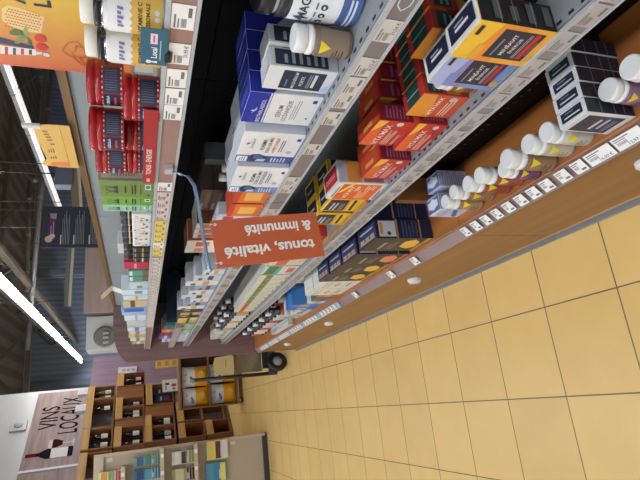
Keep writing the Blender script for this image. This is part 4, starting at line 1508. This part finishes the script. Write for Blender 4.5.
# added shelf of the last bay
ZX = 1.2325
for i, (ya, yb, h, c, b) in enumerate(((2.62, 2.78, .10, (60, 110, 112), (40, 80, 84)), (2.80, 2.94, .11, (196, 110, 60), (214, 160, 90)), (2.96, 3.10, .12, (110, 40, 60), (150, 60, 80)), (3.12, 3.28, .12, (92, 88, 160), (206, 206, 220)), (3.34, 3.5, .08, (206, 196, 190), (190, 70, 70)))):
    simple('carton', ['teal', 'orange', 'dark red', 'violet', 'white and red'][i] + ' carton on the short shelf beside the wood end panel', 'box', .378, ya, yb, ZX, h * .8, .09, c, [(0, .35, 1, .6, b)], group='cartons on the short shelf')

# third shelf behind the sign
for i in range(2):
    simple('carton', 'red carton with orange front, %s past the wave picture cartons' % ORD[i], 'box', .37, .135 + i * .115, .24 + i * .115, Z3, .105, .08, (214, 110, 40), [(.2, .2, .8, .7, (230, 170, 80)), (0, .85, 1, 1, (190, 60, 40))], side=(132, 36, 44), top=(190, 70, 40), group='red orange cartons on the third shelf')
for i in range(3):
    small_bottle('white capped small bottle, %s behind the red orange cartons' % ORD[i], (.49, .17 + i * .07, Z3), .024, .13, (206, 200, 180), (196, 160, 80), (220, 216, 206), 'white capped bottles on the third shelf')
simple('carton', 'grey carton standing deep behind the white capped small bottles', 'box', .60, .40, .50, Z3, .16, .07, (96, 100, 100), [(0, .1, 1, .3, (60, 62, 64))], group='deep cartons on the third shelf')
for i in range(4):
    simple('carton', 'flat brown carton, %s from the bottom of the pile behind the sign rod' % ORD[i], 'box', .50, .44, .64, Z3 + i * .043, .0415, .12, (84, 64, 58) if i > 1 else (150, 128, 110), [(.1, .2, .9, .5, (120, 84, 70)), (.1, .6, .4, .8, (150, 140, 130))], side=(76, 62, 58), top=(70, 58, 54), group='flat brown cartons behind the sign rod')
for i in range(2):
    simple('carton', 'white carton with red and blue spots, %s beside the flat brown pile' % ORD[i], 'box', .40, .42 + i * .09, .50 + i * .09, Z3, .12, .05, (190, 196, 206), [(.2, .55, .8, .85, (176, 50, 60)), (.2, .1, .6, .4, (60, 80, 130))], group='white cartons with red and blue spots')
for i in range(3):
    simple('carton', 'brown carton standing behind the orange sign, %s from the flat pile' % ORD[i], 'box', .45, .65 + i * .06, .705 + i * .06, Z3, .17, .12, (206, 200, 190), [(.1, .5, .9, .9, (176, 96, 70)), (.1, .1, .9, .3, (206, 160, 120))], side=(112, 66, 50), top=(200, 190, 180), group='brown cartons behind the sign')
simple('carton', 'white carton with orange squares and yellow corner behind the sign rod', 'box', .44, .83, 1.0, Z3, .19, .1, (216, 206, 190), [(.55, .5, .9, .8, (196, 84, 50)), (.1, .5, .4, .8, (206, 130, 90)), (0, 0, .3, .1, (226, 190, 60)), (0, .1, 1, .14, (196, 60, 50))], side=(150, 84, 60))
k = 0
for ya in [1.05 + .105 * q for q in range(9)]:
    c = [(206, 206, 206), (190, 200, 210), (214, 210, 200), (150, 160, 180)][k % 4]
    simple('carton', '%s white and black carton in the third shelf row below the orange sign end' % ORD[k], 'box', .372, ya, ya + .095, Z3, .10 + .03 * (k % 3), .1, c, [(.1, .3, .9, .5, (50, 56, 76) if k % 2 else (206, 150, 90)), (.1, .7, .5, .85, (60, 70, 100))], side=(170, 174, 180), group='white and black cartons on the third shelf')
    k += 1
for i in range(5):
    c = [(44, 56, 84), (196, 150, 60), (50, 56, 80), (206, 190, 120), (196, 160, 70)][i]
    simple('carton', ['navy', 'gold', 'dark navy', 'cream', 'gold and black'][i] + ' carton in the far third shelf row', 'box', .372, 2.0 + i * .10, 2.09 + i * .10, Z3, .13, .1, c, [(.05, .4, .95, .55, (36, 40, 56)), (.6, .6, .9, .9, (214, 170, 80))], side=(60, 66, 84), group='navy and gold cartons on the third shelf')
for i in range(3):
    simple('carton', 'pale green carton, %s after the gold ones on the third shelf' % ORD[i], 'box', .372, 2.56 + i * .13, 2.67 + i * .13, Z3, .10, .1, (150, 176, 140), [(.1, .3, .9, .6, (190, 206, 180))], group='pale green cartons on the third shelf')
for i in range(3):
    simple('carton', 'long white box, %s before the wood end panel on the third shelf' % ORD[i], 'box', .372, 2.98 + i * .18, 3.14 + i * .18, Z3, .07, .12, (196, 206, 214), [(.1, .3, .9, .5, (150, 170, 180))], group='long white boxes on the third shelf')

# second shelf past the sign
simple('carton', 'navy carton with white print behind the orange sign corner', 'box', .45, .50, .60, Z2, .11, .08, (36, 46, 76), [(.1, .3, .9, .6, (90, 100, 140))], group='cartons behind the sign corner')
simple('carton', 'red carton behind the orange sign corner', 'box', .39, .62, .74, Z2, .10, .08, (196, 60, 40), [(.1, .3, .9, .6, (226, 120, 60))], group='cartons behind the sign corner')
simple('carton', 'red and black carton with yellow lid below the orange sign', 'box', .372, .76, .88, Z2, .16, .1, (200, 76, 44), [(.0, .35, .8, .8, (44, 40, 44)), (.2, .45, .4, .7, (206, 200, 190)), (.5, .45, .7, .7, (206, 70, 50))], side=(190, 90, 50), top=(226, 186, 50))
simple('carton', 'red and white carton after the yellow lidded carton', 'box', .372, .90, 1.0, Z2, .165, .1, (206, 190, 170), [(.0, .5, 1, .8, (200, 90, 60))], side=(206, 200, 190), top=(214, 200, 190))
simple('carton', 'teal and white carton with orange print below the orange sign', 'box', .372, 1.02, 1.16, Z2, .165, .1, (206, 204, 196), [(0, .62, 1, .92, (70, 120, 84)), (0, .50, 1, .62, (60, 160, 150)), (.2, .08, .8, .3, (200, 96, 70))], side=(180, 182, 176))
k = 0
for ya in [1.18 + .10 * q for q in range(10)]:
    g = (112, 128, 72) if k < 7 else (200, 90, 60)
    simple('carton', '%s white carton with %s band along the second shelf past the teal one' % (ORD[k], 'olive' if k < 7 else 'red'), 'box', .372, ya, ya + .093, Z2, .16 - .004 * k, .12, (200, 198, 184), [(.0, .55, 1, .78, g), (.1, .2, .9, .35, (206, 196, 150)), (.1, .05, .6, .1, (160, 80, 60))], side=(176, 178, 170), top=(196, 196, 188), group='white cartons with colour band on the second shelf')
    k += 1
k = 0
for row in range(2):
    for q in range(7):
        yy = 2.26 + q * .105
        small_bottle('dark small bottle with white cap, second shelf, %s row, %s past the banded cartons' % (['front', 'back'][row], ORD[q]), (.395 + row * .075, yy, Z2), .032, .165, (34, 26, 24), (196, 196, 196) if q % 3 else (190, 150, 80), (206, 208, 210) if (q + row) % 2 else (40, 40, 44), 'dark small bottles on the second shelf')
for i in range(3):
    simple('carton', 'pale carton, %s from the end on the second shelf' % ORD[2 - i], 'box', .374, 3.05 + i * .16, 3.19 + i * .16, Z2, .12, .12, [(196, 206, 216), (206, 190, 130), (190, 190, 190), (170, 176, 190), (206, 206, 200)][i], [(.1, .3, .9, .5, (110, 120, 140))], group='pale cartons on the second shelf end')

# bottom shelf far part
simple('carton', 'flat red orange carton beside the gold printed white cartons', 'box', .30, 1.36, 1.445, Z1, .115, .1, (186, 84, 66), [(0, .3, 1, .6, (206, 130, 90))], side=(160, 70, 60), group='flat cartons on the bottom shelf')
simple('carton', 'flat teal carton beside the red orange one on the bottom shelf', 'box', .30, 1.455, 1.55, Z1, .105, .1, (60, 128, 120), [(0, .3, 1, .6, (40, 100, 100))], side=(60, 110, 104), group='flat cartons on the bottom shelf')
for i in range(2):
    simple('carton', 'tall white carton with small green print, %s behind the flat teal carton' % ['nearer', 'farther'][i], 'box', .43, 1.40 + i * .115, 1.505 + i * .115, Z1, .19, .08, (206, 208, 204), [(.2, .6, .7, .8, (130, 160, 140)), (.2, .2, .7, .3, (160, 160, 160))], top=(206, 208, 206), group='tall white cartons on the bottom shelf')
simple('carton', 'deep navy carton behind the tall white cartons', 'box', .54, 1.38, 1.60, Z1, .2, .1, (30, 44, 70), [(.2, .4, .8, .6, (60, 80, 110))])
far1 = [(1.56, 1.645, .10, (206, 206, 200), (206, 130, 70)), (1.655, 1.74, .19, (60, 120, 190), (150, 160, 160)), (1.75, 1.83, .18, (44, 96, 180), (160, 170, 170)), (1.84, 1.90, .10, (206, 200, 196), (70, 70, 150)), (1.91, 1.98, .11, (206, 206, 204), (50, 60, 160)),
        (1.99, 2.06, .13, (196, 196, 196), (160, 160, 160)), (2.07, 2.15, .07, (130, 160, 90), (200, 206, 190))]
fl = ['white carton with orange print', 'tall bright blue carton with grey square', 'second tall blue carton with grey square', 'white carton with violet print', 'white carton with blue square', 'light grey carton', 'low green carton']
for (ya, yb, h, c, b), lab in zip(far1, fl):
    simple('carton', lab + ' in the far bottom shelf row', 'box', .305, ya, yb, Z1, h, .12, c, [(.2, .35, .9, .7, b)], group='far cartons on the bottom shelf')
t = thing('display_tray', 'long white tray with tags at the far bottom shelf edge', 'tray', (.289, 2.55, Z1), FACING)
a = MB()
a.box(-.26, .26, 0, .05, 0, .004, (206, 206, 204))
a.box(-.26, .26, 0, .003, 0, .045, (214, 214, 212))
a.box(-.26, .26, .047, .05, 0, .045, (206, 206, 204))
a.box(-.26, -.257, 0, .05, 0, .045, (206, 206, 204))
a.box(.257, .26, 0, .05, 0, .045, (206, 206, 204))
a.build('tray', t)
for row in range(3):
    for q in range(10):
        yy = 2.25 + q * .115
        small_bottle('dark small bottle with %s cap, bottom shelf, %s row, %s before the wood end panel' % ('white' if (q + row) % 2 else 'black', ['front', 'middle', 'back'][row], ORD[9 - q]), (.385 + row * .085, yy, Z1), .034, .185 + .015 * row, (32, 24, 24), (200, 200, 200) if (q * 2 + row) % 3 else (184, 90, 60), (206, 208, 210) if (q + row) % 2 else (36, 36, 40), 'dark small bottles on the bottom shelf')

# ================================================================== wine corner
WB = wood((120, 76, 44), (150, 98, 58), 'Z', .45)
GOLD = wood((176, 134, 76), (200, 158, 96), 'X', .45)
PURP = wood((124, 102, 118), (146, 124, 138), 'Z', .5)
rack = thing('wine_rack', 'large wood wine rack of staggered open cubbies under the wine board', 'wine rack', WORG, WROT)
DP = .34
a = MB()
a.box(.95, 2.65, DP + .02, DP + .05, .0, 2.36, PURP)
o = a.build('back_panel', rack)
o['label'] = 'purple brown tall back panel'
a = MB()
a.box(-1.3, 1.6, DP - .02, DP + .01, .05, 2.33, mat((150, 146, 160), .5))
a.build('rear_board', rack)


def cubby(u0, u1, z0, z1, gold=True, shelf=True):
    a = MB()
    th = .022
    a.box(u0, u1, 0, DP - .03, z0, z0 + th, WB)
    a.box(u0, u1, 0, DP - .03, z1 - th, z1, WB)
    a.box(u0, u0 + th, 0, DP - .03, z0 + th, z1 - th, WB)
    a.box(u1 - th, u1, 0, DP - .03, z0 + th, z1 - th, WB)
    o = a.build('cubby', rack)
    if gold:
        g = MB()
        g.box(u0 + .001, u1 - .001, -.015, .005, z1 - .11, z1 + .004, GOLD)
        g.build('header_board', o)
    return o


def filler(u0, u1, z0, z1):
    a = MB()
    a.box(u0, u1, .01, DP - .03, z0, z1, WB)
    a.build('filler_panel', rack)


CUB = [(1.18, 1.56, 1.38, 1.86), (.90, 1.24, 1.885, 2.335), (.19, .895, 1.885, 2.335), (-.27, .185, 1.885, 2.335), (-.85, -.33, 1.885, 2.335), (.62, .865, 1.41, 1.865), (.33, .615, 1.41, 1.865), (-.29, .15, 1.41, 1.865),
       (.60, 1.15, .90, 1.375), (.07, .335, .92, 1.40), (-.27, .065, .92, 1.40), (.10, .58, .45, .88), (-.28, .06, .45, .88), (-.28, .06, .02, .43)]
for c_ in CUB:
    cubby(*c_)
filler(.87, 1.175, 1.41, 1.865)
filler(.155, .325, 1.41, 1.865)
filler(.34, .595, .92, 1.40)
filler(.585, 1.15, .06, .88)
a = MB()
a.box(-.3, 1.15, 0, DP - .03, .0, .018, WB)
a.build('base_board', rack)


def wine(label, u, z, off=.12, lab=(206, 204, 198), cap=(120, 30, 36), glass=(20, 20, 22), yaw=0.0, s=1.0):
    t = thing('wine_bottle', label, 'wine bottle', wplace(u, off, z), WROT + yaw, 'wine bottles in the rack')
    a = MB()
    r = .042 * s
    a.lathe([(r * .85, 0), (r, .006), (r, .19 * s), (r * .9, .215 * s), (r * .42, .25 * s), (r * .36, .26 * s), (r * .36, .30 * s), (r * .40, .302 * s), (r * .40, .312 * s), (0, .312 * s)], mat(glass, .12), 18)
    a.build('body', t)
    a = MB()
    a.lathe([(r + .0007, .05 * s), (r + .0007, .145 * s)], mat(lab, .5), 10, a0=FR - 1.5, a1=FR + 1.5, caps=False)
    o3 = Vector((-.02, -r - .0016, 0))
    a.build('label', t)
    a = MB()
    a.lathe([(r * .39, .262 * s), (r * .39, .301 * s), (r * .44, .303 * s), (r * .44, .3135 * s), (0, .3137 * s)], mat(cap, .35), 14)
    a.build('capsule', t)


WS = [(1.44, 1.403, 'in the highest standing end cubby, nearer the long shelf', (214, 150, 150), (206, 206, 206), 1.0), (1.27, 1.403, 'in the highest standing end cubby, nearer the white wall', (206, 190, 190), (206, 206, 206), 1.0),
      (1.14, 1.909, 'in the raised small cubby, pale glass, nearer the long shelf', (206, 206, 190), (120, 110, 70), 1.0), (.99, 1.909, 'in the raised small cubby, pale glass, nearer the white wall', (206, 200, 170), (120, 110, 70), 1.0),
      (.72, 1.909, 'standing alone in the wide top cubby', (220, 220, 214), (22, 22, 24), 1.0), (.06, 1.909, 'in the top cubby nearest the beige gondola, nearer the long shelf', (214, 206, 200), (40, 30, 30), 1.05), (-.13, 1.909, 'in the top cubby nearest the beige gondola, nearer the white wall', (214, 206, 200), (40, 30, 30), 1.05),
      (.74, 1.434, 'standing alone in the narrow cubby below the raised one', (190, 180, 206), (24, 24, 26), 1.05), (.53, 1.434, 'in the middle cubby with a gold header, nearer the long shelf', (206, 206, 200), (150, 30, 36), 1.05), (.42, 1.434, 'in the middle cubby with a gold header, nearer the white wall', (214, 214, 206), (24, 24, 26), 1.05),
      (.04, 1.434, 'in the wide middle cubby by the beige gondola, nearer the long shelf', (214, 214, 214), (24, 24, 26), 1.05), (-.17, 1.434, 'in the wide middle cubby by the beige gondola, nearer the white wall', (206, 206, 206), (24, 24, 26), 1.05),
      (.26, .944, 'in the low cubby above the footing, nearer the long shelf', (220, 220, 220), (24, 24, 26), 1.05), (.15, .944, 'in the low cubby above the footing, nearer the white wall', (206, 206, 206), (24, 24, 26), 1.05), (-.04, .944, 'in the lowest filled cubby by the beige gondola, nearer the long shelf', (170, 170, 176), (24, 24, 26), 1.05), (-.17, .944, 'in the lowest filled cubby by the beige gondola, nearer the white wall', (220, 220, 220), (24, 24, 26), 1.05)]
for u, z, lab, lc, cc, s in WS:
    pale = 'pale glass' in lab
    wine('wine bottle ' + lab, u, z, .075, lc, cc, (96, 92, 54) if pale else (20, 18, 20), s=s)
# boxes and a card in the right hand cubby
for i, (u0, u1, z0, h, d0, c, lab) in enumerate(((.93, 1.10, .924, .33, .06, (44, 46, 60), 'dark slate gift box in the wide cubby, nearer the bag shelf'), (.70, .90, .924, .30, .05, (36, 42, 66), 'navy gift box with pink print in the wide cubby, farther from the bag shelf'))):
    a = MB()
    w = u1 - u0
    a.box(-w / 2, w / 2, 0, .16, 0, h, mat(c, .4), bevel=.003)
    o3 = Vector((-w / 2, 0, 0))
    a.rect(o3, X, Z, w * .2, h * .2, w * .8, h * .5, (120, 40, 60) if i else (90, 86, 90), .001)
    a.rect(o3, X, Z, w * .25, h * .6, w * .75, h * .7, (150, 150, 160), .001)
    tag(a.build('gift_box', None, wplace((u0 + u1) / 2, d0, z0), WROT), lab, 'box')
t = thing('price_board', 'white card with red and black squares fixed to the wine rack side', 'sign', wplace(1.02, -.05, .82), WROT)
a = MB()
a.box(-.17, .17, 0, .006, 0, .27, mat((206, 204, 200), .5))
o3 = Vector((-.17, 0, 0))
a.rect(o3, X, Z, .18, .15, .25, .22, (70, 40, 44), .001)
a.rect(o3, X, Z, .13, .03, .21, .11, (186, 40, 44), .001)
a.rect(o3, X, Z, .04, .05, .1, .1, (90, 100, 130), .001)
a.rect(o3, X, Z, .04, .2, .15, .22, (90, 90, 90), .001)
a.build('card', t)
a = MB()
a.box(-.17, .17, .0, .012, -.08, -.002, mat((176, 150, 84), .5))
a.build('holder', t)
# small signs clipped on the rack
t = thing('header_sign', 'white sign strip on the purple panel above the highest standing end cubby', 'sign', wplace(2.1, .335, 1.60), WROT)
a = MB()
a.box(-.11, .11, 0, .012, -.07, .28, (196, 198, 206), bevel=.003)
for q in range(3):
    a.rect(Vector((-.11, 0, 0)), X, Z, .08, -.03 + q * .09, .15, .03 + q * .09, (140, 146, 160), .001)
a.build('plate', t)
for i, (u, lab) in enumerate(((1.25, 'white sign block standing on the raised small cubby'), (.82, 'white sign block standing on the wide top cubby'))):
    t = thing('header_sign', lab, 'sign', wplace(u, .08, 2.341), WROT)
    a = MB()
    a.box(-.085, .085, 0, .08, 0, .17, (206, 206, 206), bevel=.006)
    a.rect(Vector((-.085, 0, 0)), X, Z, .03, .04, .14, .05, (170, 172, 176), .001)
    a.build('block', t)
# yellow packs beside the end panel
for i in range(3):
    simple_u = 1.90 - i * .13
    a = MB()
    a.box(-.055, .055, 0, .1, 0, .108, mat((206, 164, 84), .5), bevel=.004)
    a.rect(Vector((-.055, 0, 0)), X, Z, .02, .03, .09, .08, (170, 130, 70), .001)
    tag(a.build('yellow_pack', None, (.50, 6.86, .931 + i * .109), 0), 'yellow pack on top of the bag shelf, %s in the pile' % ['lowest', 'middle', 'topmost'][i], 'pack', 'yellow packs on the bag shelf')

# ================================================================== bag shelf
BY_ = 6.72
t = thing('bag_shelf', 'low wooden shelf unit on castors holding yellow and white bags', 'shelf unit', (.22, BY_, 0))
BW = wood((104, 66, 36), (134, 88, 50), 'X', .45)
for x_ in (-.40, .42):
    a = MB()
    a.box(x_ - .013, x_ + .013, 0, .45, .085, .93, BW)
    a.build('side_panel', t)
for z_ in (.10, .515, .925):
    a = MB()
    a.box(-.386, .406, 0, .45, z_ - .02, z_ + .005, BW)
    a.build('shelf', t)
a = MB()
a.box(-.386, .406, .43, .45, .11, .91, mat((84, 60, 40), .5))
a.build('back', t)
for x_ in (-.36, .37):
    for y_ in (.06, .39):
        a = MB()
        a.lathe([(.0, -.018), (.036, -.018), (.04, -.012), (.04, .012), (.036, .018), (0, .018)], mat((40, 40, 42), .4), 18)
        o = a.build('castor', t, (x_, y_, .04), rot=(PI / 2, 0, 0))
        a = MB()
        a.box(-.02, .02, -.026, .026, -.0, .045, mat((160, 160, 160), .3))
        a.build('fork', o, (0, 0, 0), rot=(-PI / 2, 0, 0))


def bag(label, x, z, w, h, yaw):
    t = thing('pet_food_bag', label, 'bag', (x, BY_ + .05, z), yaw, 'white and yellow bags')
    nx, nz = 8, 12
    d = .10

    def P(i, j, s):
        u = i / nx * 2 - 1
        v = j / nz
        bul = max(0.0, 1 - abs(u) ** 3) ** .6 * max(.10, math.sin(PI * min(1, max(.0, v * .94 + .06)))) ** .5
        ww = w / 2 * (1 - .05 * math.sin(PI * v))
        return (u * ww, d * .9 + s * d * .85 * bul, v * h)
    for nm, j0, j1, c in (('lower_half', 0, 6, (226, 160, 30)), ('upper_half', 6, nz, (212, 212, 210))):
        a = MB()
        vs, fs = [], []
        for s in (-1, 1):
            for j in range(j0, j1 + 1):
                for i in range(nx + 1):
                    vs.append(P(i, j, s))
        st = (nx + 1) * (j1 - j0 + 1)
        for s in range(2):
            for j in range(j1 - j0):
                for i in range(nx):
                    q = (s * st + j * (nx + 1) + i, s * st + j * (nx + 1) + i + 1, s * st + (j + 1) * (nx + 1) + i + 1, s * st + (j + 1) * (nx + 1) + i)
                    fs.append(q if s == 0 else tuple(reversed(q)))
        a.add(vs, fs, mat(c, .4), True)
        if j0:
            for k, (cx, cz, r_) in enumerate(((-.2, .90, .05), (.1, .86, .04), (-.05, .66, .04))):
                base = Vector((cx * w, d * .9 - d * .87, cz * h))
                a.disc(base, X, Z, 0, 0, r_ * w * 1.5, (150, 150, 156), .004, 8)
        else:
            a.disc(Vector((.02, d * .9 - d * .88, h * .25)), X, Z, 0, 0, w * .16, (206, 170, 80), .004, 12)
        o = a.build(nm, t)
    a = MB()
    base = Vector((-.16 * w, d * .9 - d * .89, h * .64))
    a.poly(base, X, Z, [(-.06, -.02), (.0, -.025), (.06, .01), (.03, .025), (-.01, .012), (-.03, .03)], (96, 108, 140), .006)
    a.build('print', t)


for i, (x, z, w, h, lab) in enumerate(((.27, .521, .30, .365, 'white and yellow bag on the upper level of the bag shelf, by the hand truck'), (-.03, .521, .27, .36, 'white and yellow bag on the upper level of the bag shelf, by the wine rack'), (.29, .106, .28, .37, 'white and yellow bag on the bottom level of the bag shelf, by the hand truck'), (-.01, .106, .29, .37, 'white and yellow bag on the bottom level of the bag shelf, by the wine rack'))):
    bag(lab, x, z, w, h, rnd.uniform(-.05, .05))

# ================================================================== hand truck at the shelf end
HT_ = 4.2
t = thing('hand_truck', 'black hand truck with big wheel parked at the shelf end', 'trolley', (.12, HT_, 0))
BK = mat((26, 27, 30), .4)
for x_, nm in ((-.055, 'handle_post'), (.36, 'handle_post')):
    a = MB()
    a.tube([(x_, 0, .10), (x_, 0, .97)], .019, BK, 10)
    o = a.build(nm, t)
    a = MB()
    a.lathe([(.024, 0), (.026, .01), (.022, .03), (0, .034)], mat((110, 112, 116), .4), 12)
    a.build('end_cap', o, (x_, 0, .96))
a = MB()
a.box(-.07, .40, -.02, .02, .11, .19, mat((60, 62, 66), .35), bevel=.004)
a.build('axle_frame', t)
a = MB()
a.box(.0, .40, -.01, .01, .19, .25, BK)
a.build('cross_bar', t)
for x_, yy in ((-.005, -.20), (.34, .20)):
    a = MB()
    a.lathe([(.05, -.025), (.085, -.028), (.10, -.02), (.105, 0), (.10, .02), (.085, .028), (.05, .025)], mat((22, 22, 24), .5), 28, caps=False)
    o = a.build('wheel', t, (x_ + .06, yy * .0 - .06, .105), rot=(PI / 2, 0, .25))
    a = MB()
    a.lathe([(0, -.02), (.052, -.02), (.055, 0), (.052, .02), (0, .02)], mat((170, 172, 182), .3), 20)
    a.build('wheel_hub', o)
a = MB()
nn = 10
vs = []
for j in range(nn + 1):
    for i in range(7):
        vs.append((-.02 + .062 * i, .03 + .02 * math.sin(j * .9 + i), .25 + .27 * j / nn))
a.add(vs + [(v[0], v[1] + .006, v[2]) for v in vs], [(j * 7 + i, j * 7 + i + 1, (j + 1) * 7 + i + 1, (j + 1) * 7 + i) for j in range(nn) for i in range(6)] + [(77 + (j + 1) * 7 + i, 77 + (j + 1) * 7 + i + 1, 77 + j * 7 + i + 1, 77 + j * 7 + i) for j in range(nn) for i in range(6)], mat((128, 116, 92), .5), True)
o = a.build('canvas_panel', t)
o['label'] = 'beige canvas panel'
t = thing('hang_tag', 'pale wood tag hanging on the black hand truck handle', 'tag', (.185, HT_ - .045, .56))
a = MB()
pts = [(-.10, .02), (-.085, 0), (.085, 0), (.10, .02), (.085, .19), (.03, .21), (-.03, .21), (-.085, .19)]
n = len(pts)
a.add([(x, 0, z) for x, z in pts] + [(x, .008, z) for x, z in pts], [tuple(range(n)), tuple(range(n, 2 * n))[::-1]] + [(k, k + n, (k + 1) % n + n, (k + 1) % n) for k in range(n)], mat((196, 176, 124), .5))
a.rect(Vector((0, 0, 0)), X, Z, -.02, .08, .06, .088, (120, 100, 66), .001)
a.build('plaque', t)
a = MB()
a.tube([(0, .004, .205), (-.01, .02, .28), (.0, .045, .36)], .004, (110, 90, 60), 6)
a.build('string', t)

# ================================================================== beige leaflet gondola
GX0, GX1, GY = -1.75, -.575, 5.34
t = thing('leaflet_gondola', 'tall beige metal gondola end with wire leaflet racks', 'shelf unit', ((GX0 + GX1) / 2, GY, 0))
cx = (GX0 + GX1) / 2
BEI = mat((188, 174, 150), .45)
BEI2 = mat((178, 164, 144), .45)
a = MB()
a.box(GX0 - cx, GX1 - cx, .03, .06, .06, 1.95, BEI2)
a.build('back_panel', t)
a = MB()
a.box(GX1 - cx - .03, GX1 - cx, -.004, .10, .03, 1.96, BEI)
a.build('upright', t)
a = MB()
a.box(GX0 - cx, GX1 - cx - .031, -.004, .03, 1.86, 1.96, BEI)
a.build('top_panel', t)
a = MB()
a.box(GX0 - cx, GX1 - cx, .0, .10, 0, .06, mat((52, 50, 50), .5))
a.build('base', t)
for k, z_ in enumerate((1.80, 1.0, .42)):
    a = MB()
    a.box(GX1 - cx - .09, GX1 - cx - .05, .026, .03, z_ - .03, z_ + .03, mat((206, 204, 200), .4))
    a.build('slot_plate', t)
for k, (z_, xa) in enumerate(((1.655, -.72), (1.245, -.585), (.875, -.585))):
    a = MB()
    a.box(-.55, xa - cx, -.14, .028, z_ - .012, z_, BEI)
    a.box(-.55, xa - cx, -.152, -.14, z_ - .02, z_ + .022, BEI)
    s_ = a.build('shelf', t)
    for q in range(3):
        a = MB()
        a.tube([(-.55, -.147, z_ + .05 + q * .03), (xa - cx - .03, -.147, z_ + .05 + q * .03)], .003, mat((214, 206, 190), .3), 6)
        a.build('wire', s_)
    for q in range(4):
        a = MB()
        a.box(xa - cx - .10 - q * .18, xa - cx - .06 - q * .18, -.1535, -.1525, z_ - .016, z_ + .018, mat((226, 226, 222), .5))
        a.build('price_tag', s_)


def leaflet(label, x, z, w, h, cols, y=GY - .06, group='leaflet packs on the beige gondola', lean=0.0):
    a = MB()
    a.box(-w / 2, w / 2, 0, .05, 0, h, mat(cols[0], .4), bevel=.002)
    o3 = Vector((-w / 2, 0, 0))
    n = len(cols) - 1
    for k in range(n):
        a.rect(o3, X, Z, w * .05, h * (.05 + .9 * k / n), w * .95, h * (.05 + .9 * (k + .8) / n), cols[k + 1], .0008)
    a.rect(o3, X, Z, w * .15, h * .3, w * .6, h * .36, (206, 206, 200), .0016)
    tag(a.build('leaflet_pack', None, (x, y, z)), label, 'pack', group)


leaflet('green and blue pack on the upper middle rack of the beige gondola', -.70, 1.247, .10, .30, [(120, 160, 120), (80, 130, 116), (70, 120, 136), (60, 90, 140)])
leaflet('teal and blue pack beside the green one on the beige gondola', -.84, 1.247, .11, .30, [(56, 120, 140), (50, 120, 150), (70, 150, 170), (40, 70, 120)])
leaflet('green food leaflet pack on the top rack of the beige gondola', -.83, 1.657, .15, .25, [(206, 196, 150), (180, 60, 50), (120, 150, 90), (206, 150, 60)])
leaflet('cream leaflet pack next to the food leaflets on the top rack', -1.02, 1.657, .16, .25, [(206, 190, 140), (150, 160, 100), (190, 110, 60)])
leaflet('brown and white pack on the lower rack of the beige gondola', -.72, .877, .14, .26, [(196, 196, 190), (160, 150, 80), (70, 36, 40), (214, 214, 208)])
leaflet('olive and brown pack beside the brown one on the lower rack', -.90, .877, .14, .26, [(150, 150, 80), (80, 40, 44), (196, 190, 150)])
t_ = [('yellow and maroon pack hung low on the beige gondola', -.69, .49, .21, .25, [(214, 204, 140), (206, 210, 220), (96, 36, 44), (222, 206, 90)]), ('blue pack with yellow foot hung low on the beige gondola', -.93, .52, .21, .24, [(70, 140, 170), (222, 214, 110), (60, 132, 170), (80, 150, 180)])]
for lab, x, z, w, h, cols in t_:
    leaflet(lab, x, z, w, h, cols, y=GY - .03)
# low cream cabinet behind the gondola, left of the wine rack
mb = MB()
mb.box(-.5, .15, 0, .5, 0, 2.12, mat((206, 190, 150), .5), bevel=.004)
mb.rect(Vector((-.5, 0, 0)), X, Z, .02, 1.5, .63, 1.51, (150, 130, 100), .001)
tag(mb.build('cream_cabinet', None, (-1.35, 6.5, 0), 0), 'tall cream cabinet behind the beige gondola, beside the wine rack', 'cabinet')

# ================================================================== light and view
w = bpy.data.worlds.new('world')
w.use_nodes = True
bg = w.node_tree.nodes['Background']
bg.inputs['Color'].default_value = (0.86, 0.92, 1.0, 1)
bg.inputs['Strength'].default_value = 0.55
SC.world = w
SC.view_settings.view_transform = 'Standard'
SC.view_settings.look = 'None'
SC.view_settings.gamma = 1.0
SC.view_settings.use_curve_mapping = False
SC.view_settings.exposure = 0.30
